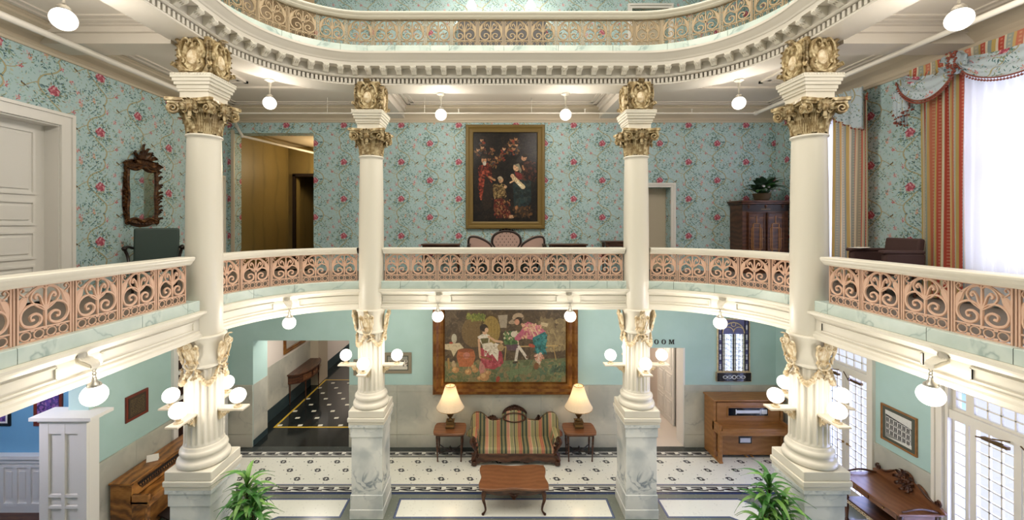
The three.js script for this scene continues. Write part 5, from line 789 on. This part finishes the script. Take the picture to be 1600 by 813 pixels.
{ // top gallery: wall lamps and dark sideboard
  for (const s of [-1, 1]) { const x = .0 + s * .64, g = thing('wall_lamp', s < 0 ? 'copper wall lamp with white bell shade above top railing, nearer the passage' : 'copper wall lamp with white bell shade above top railing, nearer the doorway', 'lamp', [x - .02, 9.72, ZW + .3], 0, 'wall lamps above the top railing'); mesh('shade', lathe([[.03, .14], [.05, .13], [.085, .06], [.11, .02], [.115, 0], [.108, 0], [.08, .05], [.045, .12]], 24), M.shadeGlass, g); mesh('fitter', lathe([[0, .36], [.02, .36], [.03, .3], [.07, .26], [.05, .2], [.075, .16], [.05, .13], [0, .13]], 20), M.redMetal, g); mesh('arm', tube([[0, .34, 0], [0, .42, -.08], [0, .36, -.22], [0, .3, -.3]], .014), M.redMetal, g); glow(x - .02, 9.74, ZW + .3, 1.6); }
  const g = thing('dark_sideboard', 'black sideboard against the wall behind the uppermost railing', 'sideboard', [0, F3, ZW + .28]); mesh('carcase', bx(-.93, .93, .1, 1.42, -.26, .22), M.blackWood, g); mesh('top', rbox(1.94, .05, .54, .015, 0, 1.45, -.01), M.silverWood, g); for (const x of [-.62, 0, .62]) mesh('door', rbox(.56, 1.2, .02, .006, x, .75, .23), M.blackWood, g); for (const x of [-.85, .85]) mesh('leg', bx(x - .05, x + .05, 0, .1, -.2, .2), M.blackWood, g);  // sideboard top coloured pale for the silvery highlight on its edge
}
// ------------------------------------------------------------------ lobby furniture
function cabriole(h, s = 1, out = .05) { return limb([[0, h, 0, .036 * s], [out * .7, h * .82, 0, .04 * s], [out * .9, h * .6, 0, .028 * s], [out * .3, h * .3, 0, .018 * s], [out * .2, h * .12, 0, .016 * s], [out * 1.1, h * .03, 0, .024 * s], [out * 1.3, 0, 0, .012 * s]], 24, 10); }
const turned = (h, r) => lathe([[0, 0], [r * .5, 0], [r * .7, h * .03], [r * .5, h * .07], [r * .62, h * .3], [r * .95, h * .55], [r * .7, h * .62], [r, h * .65], [r * .7, h * .69], [r * .9, h * .74], [r * .9, h], [0, h]], 14);
{ // settee
  const o = thing('camelback_sofa', 'carved antique sofa in red, green and gold stripes below the tavern painting', 'sofa', [.28, 0, -8.64]), r = rnd(13);
  mesh('seat_cushion', [rbox(1.6, .15, .6, .05, 0, .29, .02, 4)], M.sofa, o);
  const backPts = [[-.88, .34], [-.93, .5], [-.93, .7], [-.86, .8], [-.74, .8], [-.64, .73], [-.54, .655], [-.4, .65], [-.26, .68], [-.24, .78], [-.15, .84], [0, .86], [.15, .84], [.24, .78], [.26, .68], [.4, .65], [.54, .655], [.64, .73], [.74, .8], [.86, .8], [.93, .7], [.93, .5], [.88, .34]];
  const sh = smooth(backPts, 140), tilt = g => T(g, 0, .02, -.2, -.16, 0, 0);
  mesh('back_cushion', tilt(T(extr(sh, .07, .03, 12, 3), 0, -.02, 0)), M.sofa, o);
  const rail = mesh('crest_rail', tilt(tube(backPts.slice(1, -1).map(p => [p[0], p[1] - .01, .06]), .028, 120, 8)), M.mahogany, o);
  mesh('medallion_frame', tilt(T(new THREE.TorusGeometry(.15, .018, 8, 32), 0, .72, .11, 0, 0, 0, 1.6, .62, 1)), M.mahogany, rail);
  const cr = []; for (let i = 0; i < 17; i++) { const a = (i - 8) * .16; cr.push(tilt(T(sheetLeaf(.08, .1 + .05 * Math.cos(a), .05, 3), Math.sin(a) * .17, .84 - .05 * Math.abs(a), .06, 0, 0, -a * .9))); } cr.push(tilt(ball(.035, 0, .92, .09)), tilt(ball(.03, -.08, .88, .08)), tilt(ball(.03, .08, .88, .08))); mesh('crest_carving', cr, M.mahogany, rail);
  for (const s of [-1, 1]) { const q = []; for (let i = 0; i < 7; i++) q.push(tilt(T(sheetLeaf(.07, .1, .04, 2), s * (.46 + i * .022), .66 + .02 * Math.sin(i), .06, 0, 0, (i - 3) * .4))); mesh('shoulder_carving', q, M.mahogany, rail);
    const arm = mesh('arm_pad', [T(rbox(.12, .22, .56, .055, 0, 0, 0, 4), s * .84, .45, 0, 0, 0, -s * .28)], M.sofa, o);
    mesh('arm_scroll', [limb([[s * .9, .56, .3, .03], [s * .93, .5, .32, .035], [s * .88, .4, .32, .03], [s * .82, .3, .31, .032], [s * .86, .2, .31, .045], [s * .9, .1, .32, .03]], 24, 10), T(volute(.06, .03), s * .89, .54, .31, 0, s > 0 ? PI : 0), ...[0, 1, 2, 3].map(i => T(sheetLeaf(.08, .1, .04, 3), s * .86, .16 + i * .09, .32, 0, 0, s * (.4 + r())))], M.mahogany, arm); }
  const apron = poly([[-.9, .24], [.9, .24], [.9, .1], ...Array.from({ length: 37 }, (_, i) => { const x = .86 - i / 36 * 1.72; return [x, .1 + .02 * Math.cos(x * 14) + (Math.abs(x) > .75 ? -.03 : 0)]; }), [-.9, .1]]); mesh('seat_rail', [T(extr(apron, .04, .01), 0, 0, .28), rbox(1.8, .03, .05, .012, 0, .24, .31), bx(-.88, .88, .1, .24, -.26, -.22)], M.mahogany, o);
  for (const [x, z] of [[-.86, .3], [.86, .3], [-.84, -.24], [.84, -.24]]) mesh('foot', [T(rbox(.12, .1, .1, .035, 0, .05, 0), x, 0, z), T(sheetLeaf(.1, .1, .04, 3), x, .02, z + .05)], M.mahogany, o);
}
function sideTable(label, x) {
  const o = thing('side_table', label, 'table', [x, 0, -8.62], 0, 'side tables by the sofa'), top = smooth([[-.24, -.23], [.24, -.23], [.32, -.16], [.33, 0], [.32, .16], [.24, .23], [-.24, .23], [-.32, .16], [-.33, 0], [-.32, -.16]], 80);
  mesh('table_top', [T(extr(top, .022, .012, 10, 3), 0, .6, 0, -PI / 2)], M.cherry, o); mesh('apron', [bx(-.25, .25, .53, .6, -.16, -.14), bx(-.25, .25, .53, .6, .14, .16), bx(-.26, -.24, .53, .6, -.15, .15), bx(.24, .26, .53, .6, -.15, .15)], M.mahogany, o);
  for (const [sx, sz] of [[-1, 1], [1, 1], [-1, -1], [1, -1]]) mesh('leg', T(turned(.59, .026), sx * .245, 0, sz * .15, sz * .03, 0, -sx * .03), M.mahogany, o);
  const st = []; for (const s of [-1, 1]) st.push(limb([[-.24, .2, s * .15, .01], [-.1, .16, s * .05, .014], [.1, .16, -s * .05, .014], [.24, .2, -s * .15, .01]], 14, 6)); mesh('stretcher', [...st, T(lathe([[0, 0], [.05, .01], [.04, .03], [.02, .05], [.035, .08], [.012, .11], [0, .14]], 14), 0, .13, 0)], M.ebony, o); return o;
}
sideTable('reddish side table with rounded corners at the passage end of the sofa', -1.11); sideTable('reddish side table with rounded corners at the doorway end of the sofa', 1.645);
function tableLamp(label, x) {
  const o = thing('table_lamp', label, 'lamp', [x, .634, -8.66], 0, 'table lamps beside the sofa');
  mesh('base', [rbox(.19, .05, .19, .01, 0, .025, 0), rbox(.16, .09, .16, .012, 0, .09, 0), rbox(.18, .02, .18, .008, 0, .14, 0)], M.darkBrass, o); mesh('base_band', rbox(.165, .02, .165, .004, 0, .06, 0), M.brass, o);
  mesh('urn', lathe([[0, .15], [.05, .15], [.06, .165], [.03, .19], [.028, .21], [.05, .235], [.075, .28], [.1, .34], [.115, .38], [.12, .4], [.1, .405], [.05, .42], [.02, .43], [.015, .6], [0, .6]], 28), M.darkBrass, o); mesh('urn_band', lathe([[.112, .375], [.124, .385], [.124, .4], [.11, .41]], 28), M.brass, o);
  const pl = patch((u, v) => { const a = u * 2 * PI, r = lerp(.295, .105, Math.pow(v, .92)) + .006 * Math.sin(u * 2 * PI * 56) - .03 * Math.sin(v * PI) * .6; return [Math.cos(a) * r, .42 + v * .47 + .008 * Math.cos(a * 8) * (1 - v), Math.sin(a) * r]; }, 224, 8);
  mesh('shade', pl, M.shade, o); mesh('shade_ring', [T(new THREE.TorusGeometry(.292, .006, 6, 48), 0, .42, 0, PI / 2), T(new THREE.TorusGeometry(.105, .006, 6, 32), 0, .89, 0, PI / 2), ...[0, 1, 2].map(k => bar([0, .86, 0], [Math.cos(k * 2.1) * .105, .89, Math.sin(k * 2.1) * .105], .003)), ball(.012, 0, .9, 0)], M.brass, o);
  mesh('bulb', ball(.035, 0, .66, 0, 1, 1.3, 1, 12), M.globe, o); glow(x, 1.3, -8.66, .5, 0xffdcae); return o;
}
tableLamp('lit table lamp with pleated cream shade at the passage end of the sofa', -1.11); tableLamp('lit table lamp with pleated cream shade at the doorway end of the sofa', 1.645);
{ // coffee table
  const o = thing('coffee_table', 'low carved table with scalloped reddish top in front of the striped sofa', 'table', [.17, 0, -7.2]), W = .575, D = .325, p = [];
  for (let i = 0; i < 96; i++) { const t = i / 96 * 4, k = Math.floor(t), f = t - k, sc = .018 * Math.sin(f * PI * 3) * (f > .05 && f < .95 ? 1 : 0), c = [[-W, -D], [W, -D], [W, D], [-W, D], [-W, -D]], a = c[k], b = c[k + 1], nx = (b[1] - a[1]), ny = -(b[0] - a[0]), l = Math.hypot(nx, ny); p.push([lerp(a[0], b[0], f) + nx / l * sc, lerp(a[1], b[1], f) + ny / l * sc]); }
  mesh('table_top', [T(extr(poly(p), .018, .014, 4, 3), 0, .46, 0, -PI / 2)], M.cherry, o);
  const ap = W2 => poly([[-W2, .44], [W2, .44], [W2, .36], ...Array.from({ length: 21 }, (_, i) => { const x = W2 - .04 - i / 20 * (2 * W2 - .08); return [x, .355 - .035 * Math.exp(-x * x * 60) + .02 * Math.cos(x / W2 * PI * 2)]; }), [-W2, .36]]);
  mesh('apron', [T(extr(ap(.5), .02, .006), 0, 0, .255), T(extr(ap(.5), .02, .006), 0, 0, -.275), T(extr(ap(.27), .02, .006), .5, 0, 0, 0, PI / 2), T(extr(ap(.27), .02, .006), -.52, 0, 0, 0, PI / 2)], M.mahogany, o);
  const cv = []; for (let i = 0; i < 9; i++) { const a = (i - 4) * .35; cv.push(T(sheetLeaf(.05, .08, .03, 2), Math.sin(a) * .09, .37, .275, 0, 0, PI - a * .8)); } mesh('apron_carving', cv, M.mahogany, o);
  for (const [sx, sz] of [[-1, 1], [1, 1], [-1, -1], [1, -1]]) mesh('leg', [T(cabriole(.44, 1.1, .06), sx * .48, 0, sz * .24, 0, Math.atan2(-sz * .7, sx), 0)], M.mahogany, o);
}
{ // player piano against the far wall
  const o = thing('player_piano', 'oak player piano with glass roll windows in the corner by the street doors', 'piano', [5.26, 0, -8.99]), W = .74;
  mesh('case', [bx(-W + .05, W - .05, .04, 1.2, .003, .34), bx(-W, -W + .05, 0, 1.217, 0, .38), bx(W - .05, W, 0, 1.217, 0, .38)], M.oak, o);
  mesh('lid', [rbox(1.54, .035, .43, .012, 0, 1.235, .205)], M.oak, o);
  const up = mesh('upper_panel', [rbox(1.34, .4, .03, .01, 0, .98, .355)], M.oak, o); mesh('roll_window', bx(-.42, .42, .9, 1.06, .365, .376), M.darkGlass, up); mesh('window_moulding', frameGeo(.9, .22, .025, .02).map(q => T(q, 0, .98, .37)), M.oak, up); mesh('roll', [T(cyl(.04, .04, .5, 0, 0, 0, 16), 0, .98, .372, 0, 0, PI / 2, 1, 1, .18), T(cyl(.055, .055, .02), -.26, .98, .374, 0, 0, PI / 2, 1, 1, .2), T(cyl(.055, .055, .02), .26, .98, .374, 0, 0, PI / 2, 1, 1, .2), T(cyl(.05, .05, .12), .34, .98, .373, 0, 0, PI / 2, 1, 1, .2)], M.roll, up);
  const kb = mesh('keybed', [rbox(1.48, .1, .3, .012, 0, .63, .46), rbox(.06, .14, .28, .015, -W + .03, .72, .45), rbox(.06, .14, .28, .015, W - .03, .72, .45)], M.oak, o); mesh('fallboard', [rbox(1.34, .03, .24, .01, 0, .71, .47), rbox(1.34, .05, .02, .006, 0, .7, .585), bx(-.67, .67, .72, .78, .35, .37)], M.oak, kb); mesh('latch', cyl(.015, .015, .02, -.7, .79, .37), M.brass, kb);
  const lp = mesh('lower_panel', [rbox(1.3, .42, .03, .01, 0, .34, .35)], M.oak, o); mesh('pump_window', bx(-.2, .08, .3, .46, .364, .37), M.darkGlass, lp); mesh('pump_roll', T(cyl(.05, .05, .22, 0, 0, 0, 16), -.06, .37, .37, 0, 0, PI / 2, 1, 1, .15), M.roll, lp);
  for (const s of [-1, 1]) { mesh('leg', [rbox(.07, .58, .07, .012, s * (W - .04), .29, .55), rbox(.08, .04, .24, .01, s * (W - .04), .02, .48)], M.oak, o); } mesh('bottom_rail', bx(-.68, .68, .06, .13, .3, .36), M.oak, o);
  for (const x of [-.07, .05]) mesh('pedal', [rbox(.05, .02, .12, .008, x, .06, .4)], M.brass, o);
}
{ // antique organ along the plaque wall
  const o = thing('antique_organ', 'mottled antique reed organ with pierced fretwork below the bronze plaque', 'organ', [-XW + .07, 0, -6.95], PI / 2), W = .74;
  mesh('case', [bx(-W + .04, W - .04, .02, .96, .003, .27), bx(-W, -W + .04, 0, .97, 0, .33), bx(W - .04, W, 0, .97, 0, .33)], M.antique, o); mesh('lid', rbox(1.52, .03, .34, .01, 0, .985, .15), M.antique, o);
  const fp = mesh('fret_panel', T(rbox(1.4, .2, .02, .006), 0, .86, .3, -.25), M.antique, o), f = []; for (let i = 0; i < 26; i++) f.push(T(new THREE.TorusGeometry(.022, .006, 5, 12), -.56 + i * .045, .87, .315, -.25), T(new THREE.TorusGeometry(.014, .005, 5, 10), -.54 + i * .045, .83, .325, -.25), T(new THREE.TorusGeometry(.014, .005, 5, 10), -.54 + i * .045, .905, .305, -.25)); mesh('pierced_fret', [bx(-.6, .6, .81, .925, .295, .305), ...f], M.ebony, fp);
  const kb = mesh('keybed', [rbox(1.48, .08, .3, .012, 0, .68, .45), rbox(.05, .16, .3, .02, -W + .025, .74, .44), rbox(.05, .16, .3, .02, W - .025, .74, .44)], M.antique, o); mesh('key_cover', [rbox(1.38, .03, .27, .012, 0, .735, .45), rbox(1.38, .05, .02, .006, 0, .73, .59)], M.antique, kb);
  mesh('lower_panel', rbox(1.34, .5, .03, .01, 0, .34, .275), M.antique, o); for (const s of [-1, 1]) mesh('leg', [T(turned(.64, .04), s * (W - .06), 0, .52), rbox(.1, .04, .3, .01, s * (W - .06), .02, .46)], M.antique, o); for (const x of [-.13, .13]) mesh('treadle', T(box(.2, .02, .2), x, .1, .4, .4), M.ebony, o);
  const c = thing('paper_card', 'small white card standing on the antique organ', 'card', [-XW + .22, 1.001, -6.8], .5); mesh('card', [T(box(.16, .11, .004), 0, .05, 0, -.3), T(box(.16, .1, .004), 0, .045, -.03, .3)], M.paperCard, c);
}
{ // carved buffet between the street doors
  const o = thing('carved_buffet', 'dark carved buffet with scrolled crest and open shelves below the engraving', 'buffet', [XW - .03, 0, -6.13], -PI / 2), L = .54, r = rnd(15);
  mesh('top', [rbox(1.14, .035, .64, .012, 0, .955, .32)], M.cherry, o); mesh('apron', [bx(-.5, .5, .82, .94, .54, .57), bx(-.51, -.48, .82, .94, .03, .56), bx(.48, .51, .82, .94, .03, .56), bx(-.5, .5, .82, .94, .02, .04)], M.cherry, o); for (const x of [-.25, .25]) { const d = mesh('drawer', rbox(.44, .09, .02, .006, x, .88, .575), M.cherry, o); mesh('knob', ball(.014, x, .88, .595), M.brass, d); }
  mesh('shelf', rbox(1.04, .03, .54, .01, 0, .56, .3), M.mahogany, o); mesh('shelf', rbox(1.04, .04, .56, .01, 0, .16, .3), M.mahogany, o); const fr = []; for (let i = 0; i < 18; i++) fr.push(T(new THREE.TorusGeometry(.022, .007, 5, 10), -.45 + i * .053, .525, .565)); mesh('shelf_fret', fr, M.paleGold, o); mesh('back_board', bx(-.5, .5, .15, .94, 0, .02), M.mahogany, o);
  for (const [x, z] of [[-.49, .55], [.49, .55], [-.49, .05], [.49, .05]]) mesh('leg', [lathe([[0, 0], [.03, 0], [.035, .06], [.022, .1], [.034, .16], [.034, .2], [.018, .24], [.03, .4], [.02, .52], [.034, .54], [.034, .58], [.02, .62], [.032, .74], [.024, .82], [.034, .84], [.034, .93], [0, .93]], 14, x, 0, z)], M.mahogany, o);
  const cr = mesh('crest_board', [T(extr(smooth([[-.52, 0], [.52, 0], [.53, .08], [.46, .1], [.36, .1], [.3, .17], [.2, .22], [.12, .19], [.08, .28], [0, .31], [-.08, .28], [-.12, .19], [-.2, .22], [-.3, .17], [-.36, .1], [-.46, .1], [-.53, .08]], 120), .025, .006), 0, .97, .005)], M.cherry, o);
  const cv = []; for (let i = 0; i < 34; i++) { const a = r() * 6.3, d = Math.sqrt(r()) * .1; cv.push(ball(.012 + r() * .012, Math.cos(a) * d, 1.12 + Math.sin(a) * d * 1.1, .045, 1, 1, .8, 6)); } for (let i = 0; i < 10; i++) { const a = i / 10 * 6.3; cv.push(T(sheetLeaf(.07, .1, .04, 3), Math.cos(a) * .06, 1.14 + Math.sin(a) * .07, .035, 0, 0, a - PI / 2)); } mesh('crest_carving', cv, M.mahogany, cr);
  for (const s of [-1, 1]) mesh('side_scroll', [T(volute(.05, .025), s * .5, 1.09, .03, 0, s > 0 ? 0 : PI), limb([[s * .46, 1.06, .03, .012], [s * .34, 1.1, .035, .02], [s * .2, 1.19, .035, .014]], 12, 8)], M.mahogany, cr), mesh('end_rail', [limb([[s * .52, .98, .06, .022], [s * .53, 1.03, .3, .016], [s * .53, .99, .56, .012]], 14, 8)], M.mahogany, cr);
}
scene.children.find(c => c.name === 'carved_buffet').scale.set(.88, .96, 1);
{ // half-round sideboard in the passage
  const o = thing('curved_sideboard', 'half-round dark sideboard on slim legs in the lobby passage', 'sideboard', [-5.86, 0, -11.85], PI / 2), arc = (w, d) => poly([[-w, 0], [w, 0], ...Array.from({ length: 25 }, (_, i) => { const a = i / 24 * PI; return [Math.cos(a) * w, -Math.pow(Math.sin(a), .7) * d]; })]);
  mesh('top', T(extr(arc(.76, .48), .02, .008), 0, .81, 0, -PI / 2), M.mahogany, o); mesh('case', T(extr(arc(.72, .44), .24), 0, .56, 0, -PI / 2), M.mahogany, o);
  for (const [x, z] of [[-.69, .04], [.69, .04], [-.42, .35], [.42, .35]]) mesh('leg', T(cyl(.012, .022, .57, 0, .285, 0, 8), x, 0, z), M.mahogany, o); for (const x of [-.4, 0, .4]) { const z = .44 * Math.pow(Math.max(0, 1 - x * x / .52), .36), d = mesh('drawer', T(rbox(.3, .16, .012, .004), x, .68, z + .004, 0, x * .8), M.cherry, o); for (const s of [-.08, .08]) mesh('pull', ball(.012, x + s, .68, z + .016 - Math.abs(s) * .1 * Math.sign(x * s || 0)), M.brass, d); }
}
// ------------------------------------------------------------------ gallery furniture
{ // triple-back settee
  const o = thing('tufted_settee', 'mauve tufted triple-back settee with dark carved rims below the religious painting', 'settee', [.1, F2, -8.68]);
  mesh('seat', rbox(1.5, .14, .52, .05, 0, .4, .05, 3), M.mauve, o); mesh('seat_rail', rbox(1.54, .08, .54, .02, 0, .31, .05), M.ebony, o); for (const [x, z] of [[-.7, .27], [.7, .27], [-.66, -.18], [.66, -.18]]) mesh('leg', T(cabriole(.3, .8, .04), x, 0, z, 0, x < 0 ? PI : 0), M.ebony, o);
  const c = smooth([[0, .42], [.22, .48], [.31, .64], [.28, .78], [.14, .87], [0, .89], [-.14, .87], [-.28, .78], [-.31, .64], [-.22, .48]], 80), pts = [[.22, .48], [.31, .64], [.28, .78], [.14, .87], [0, .89], [-.14, .87], [-.28, .78], [-.31, .64], [-.22, .48]];
  const cb = mesh('centre_back', T(extr(c, .04, .03, 10, 3), 0, 0, -.24), M.mauve, o); mesh('rim', tube(pts.map(p => [p[0], p[1], -.18]), .026, 60, 8), M.ebony, cb); const bt = []; for (let j = 0; j < 6; j++) for (let i = 0; i < 6; i++) { const x = (i - 2.5) * .09 + (j % 2) * .045, y = .52 + j * .065; if (Math.hypot(x / .27, (y - .66) / .22) < .95) bt.push(ball(.011, x, y, -.168, 1, 1, .6, 6)); } mesh('buttons', bt, M.ebony, cb); mesh('crest', [-2, -1, 0, 1, 2].map(i => T(sheetLeaf(.08, .08, .03, 2), i * .05, .875 - Math.abs(i) * .012, -.2, 0, 0, -i * .3)), M.ebony, cb);
  for (const s of [-1, 1]) { const q = [[.3, .46], [.34, .58], [.5, .7], [.68, .765], [.8, .75], [.83, .64], [.78, .46]].map(p => [p[0] * s, p[1]]), b = mesh('side_back', T(extr(smooth(q, 70), .04, .03, 10, 3), 0, 0, -.22, 0, 0, 0), M.mauve, o); mesh('rim', tube(q.map(p => [p[0], p[1], -.16]), .024, 50, 8), M.ebony, b); mesh('arm', limb([[s * .8, .6, -.16, .025], [s * .82, .58, .1, .028], [s * .8, .44, .28, .03]], 14, 8), M.ebony, o); }
}
for (const [x0, x1, y, l, z] of [[-1.73, -.9, .62, 'dark narrow table on the passage side of the tufted settee', -8.76], [1.02, 1.83, .62, 'dark narrow table on the doorway side of the tufted settee', -8.76], [2.2, 2.95, .68, 'dark console table half hidden behind the far column', -8.8]]) {
  const w = x1 - x0, o = thing('console_table', l, 'table', [(x0 + x1) / 2, F2, z]); mesh('table_top', rbox(w, .03, .4, .01, 0, y - .015, 0), M.mahogany, o); mesh('apron', bx(-w / 2 + .05, w / 2 - .05, y - .12, y - .03, -.16, .16), M.mahogany, o); for (const [sx, sz] of [[-1, 1], [1, 1], [-1, -1], [1, -1]]) mesh('leg', T(turned(y - .03, .026), sx * (w / 2 - .05), 0, sz * .15), M.mahogany, o);
}
{ // carved cabinet in the gallery corner
  const o = thing('carved_cabinet', 'dark carved cabinet with geometric moulded doors in the gallery corner', 'cabinet', [5.6, F2, -8.8]), W = .49, D = .22;
  mesh('carcase', bx(-W, W, .06, 1.46, -D, D), M.mahogany, o); mesh('cornice', [rbox(W * 2 + .12, .04, D * 2 + .1, .012, 0, 1.53, .02), rbox(W * 2 + .06, .05, D * 2 + .06, .012, 0, 1.49, .01)], M.mahogany, o); mesh('base', rbox(W * 2 + .06, .1, D * 2 + .05, .01, 0, .05, .01), M.mahogany, o);
  const fz = mesh('frieze', bx(-W, W, 1.32, 1.46, D, D + .015), M.ebony, o); for (const x of [-.36, 0, .36]) mesh('bracket', [ball(.03, x, 1.43, D + .02, 1, 1, .7, 8), ball(.018, x, 1.39, D + .02, 1, 1, .7, 8)], M.mahogany, fz);
  for (const s of [-1, 1]) { const x = s * .2, d = mesh('door', [rbox(.34, 1.12, .025, .006, x, .72, D + .012)], M.mahogany, o), z = D + .03, g = []; for (const [w, h] of [[.13, .62], [.2, .44]]) g.push(bx(x - w / 2, x + w / 2, .74 + h / 2, .74 + h / 2 + .015, z - .008, z + .008), bx(x - w / 2, x + w / 2, .74 - h / 2 - .015, .74 - h / 2, z - .008, z + .008), bx(x - w / 2 - .014, x - w / 2, .74 - h / 2, .74 + h / 2, z - .008, z + .008), bx(x + w / 2, x + w / 2 + .014, .74 - h / 2, .74 + h / 2, z - .008, z + .008)); for (const y of [.3, .74, 1.18]) g.push(bx(x - .15, x - .06, y - .006, y + .006, z - .008, z + .006), bx(x + .06, x + .15, y - .006, y + .006, z - .008, z + .006)); g.push(bx(x - .006, x + .006, 1.05, 1.22, z - .008, z + .006), bx(x - .006, x + .006, .24, .42, z - .008, z + .006)); mesh('relief', g, M.oak, d); mesh('door_frame', frameGeo(.36, 1.14, .035, .022).map(q => T(q, x, .72, D + .02)), M.mahogany, d); }  // relief in a paler wood paints in the glossy highlights of the doors
  mesh('key_plate', bx(-.1, .1, 1.36, 1.366, D + .016, D + .02), M.brass, o);
}
function armchair(name, label, pos, turn, m, fm, w, h, wood) {
  const o = thing(name, label, 'chair', pos, turn);
  mesh('seat', rbox(w, .13, .5, .04, 0, .42, .02, 3), m, o); mesh('backrest', [T(rbox(w, h - .44, .09, .03, 0, 0, 0, 3), 0, .44 + (h - .44) / 2, -.25, -.12)], m, o); mesh('seat_frame', rbox(w + .02, .07, .5, .015, 0, .34, .02), fm, o);
  for (const s of [-1, 1]) {
    if (wood) mesh('arm', [limb([[s * (w / 2), .66, -.24, .02], [s * (w / 2 + .05), .69, -.05, .022], [s * (w / 2 + .06), .655, .14, .026], [s * (w / 2 + .05), .68, .25, .034]], 20, 8), limb([[s * (w / 2 + .05), .66, .2, .022], [s * (w / 2 + .02), .54, .16, .02], [s * (w / 2), .36, .22, .024]], 14, 8)], fm, o);
    else mesh('arm', [rbox(.1, .28, .52, .04, s * (w / 2 + .02), .5, .0, 3), rbox(.11, .05, .54, .02, s * (w / 2 + .02), .65, .02, 3)], s && m, o);
    for (const z of [.22, -.2]) mesh('leg', T(turned(.32, .028), s * (w / 2 - .04), 0, z), fm, o);
  }
  return o;
}
armchair('open_armchair', 'dark green leather armchair with curled wooden arms under the rococo mirror', [-5.56, F2, -6.42], .62, M.leather, M.ebony, .58, .98, true);
const brownChair = armchair('low_armchair', 'brown upholstered armchair between the striped curtains', [5.62, F2, -5.98], -PI / 2 - .1, M.brownFabric, M.mahogany, .56, .84, false);
{ const p = thing('loose_papers', 'white papers lying on the brown armchair', 'papers', [5.52, F2 + .678, -6.28], .3); mesh('sheet', box(.24, .004, .16), M.paperCard, p); mesh('sheet', T(box(.22, .004, .15), .05, .005, .02, 0, .4), M.paperCard, p); }
// ------------------------------------------------------------------ plants
const bladeGeo = [0, 1, 2].map(k => { const L = [.42, .5, .36][k], dr = [.5, .75, .35][k]; return patch((u, v) => { const s = (u - .5) * 2, w = .03 * Math.sin(Math.min(1, v * 1.08 + .06) * PI) ** .7; return [s * w, L * (.95 * v - (.75 + dr * .55) * v * v) + Math.abs(s) * .007, L * (.72 * v + .08 * v * v)]; }, 4, 9); });
function palm(label, x, z, seed) {
  const o = thing('potted_dracaena', label, 'plant', [x, 0, z]), r = rnd(seed);
  mesh('pot', [lathe([[0, 0], [.15, 0], [.17, .03], [.2, .28], [.22, .3], [.22, .34], [.19, .34], [.18, .3], [0, .3]], 28)], M.pot, o); const stems = [[0, 0, 1.62], [.11, .07, 1.42], [-.09, .05, 1.3], [.03, -.1, 1.15], [-.05, .11, .98], [.08, .1, .8]];
  stems.forEach(([sx, sz, h], q) => { mesh('cane', limb([[sx * .5, .28, sz * .5, .02], [sx, h * .6, sz, .016], [sx * 1.1, h, sz * 1.1, .012]], 10, 8), M.basket, o);
    const n = 32 - q * 2; for (let i = 0; i < n; i++) { const t = i / n, m = new THREE.Mesh(bladeGeo[i % 3], r() < .75 ? M.leaf : M.leafPale); m.name = 'leaf'; m.position.set(sx * 1.1, h - .38 * (1 - t) , sz * 1.1); m.rotation.set(.25 - .95 * t * t, i * 2.4 + r() * .5, 0, 'YXZ'); m.scale.setScalar(.8 + r() * .3); o.add(m); } });
  return o;
}
palm('leafy dracaena beside the pedestal of the mirror-side front column', -3.39, -5.26, 3); palm('leafy dracaena beside the pedestal of the window-side front column', 3.42, -5.26, 6);
{ const o = thing('silk_arrangement', 'basket of dark leaves and pale blossoms on the carved cabinet', 'plant', [5.58, F2 + 1.55, -8.66]), r = rnd(23); mesh('basket', lathe([[0, 0], [.12, 0], [.14, .02], [.17, .13], [.18, .15], [.16, .15], [0, .12]], 20), M.basket, o);
  const lf = patch((u, v) => { const s = (u - .5) * 2, w = .045 * Math.sin(Math.min(1, v + .05) * PI) ** .8; return [s * w, .2 * v - .16 * v * v, .26 * v + .01 * s * s]; }, 4, 6);
  for (let i = 0; i < 60; i++) { const m = new THREE.Mesh(lf, r() < .7 ? M.silkLeaf : M.leaf), a = (r() - .5) * 4.2; m.name = 'leaf'; m.position.set(Math.cos(a) * .08 * r(), .13 + r() * .14, Math.sin(a) * .06 * r()); m.rotation.set(-.7 * r() + .15, a, 0, 'YXZ'); m.scale.setScalar(1 + r() * .7); o.add(m); }
  for (let i = 0; i < 9; i++) { const a = r() * 6.3, d = .1 + r() * .16, g = [0, 1, 2, 3, 4].map(k => T(sheetLeaf(.035, .04, .01, 1), 0, 0, 0, PI / 2 - .5, k * 1.25)); const m = mesh('blossom', g, M.petal, o); m.position.set(Math.cos(a) * d, .26 + r() * .1 - d * .3, Math.abs(Math.sin(a)) * .14); m.rotation.x = .6; } }
// ------------------------------------------------------------------ shadows on for everything
scene.traverse(o => { if (o.isMesh) { o.castShadow = true; o.receiveShadow = true; } if (o.isPointLight) { o.castShadow = true; } });
renderer.render(scene, camera);
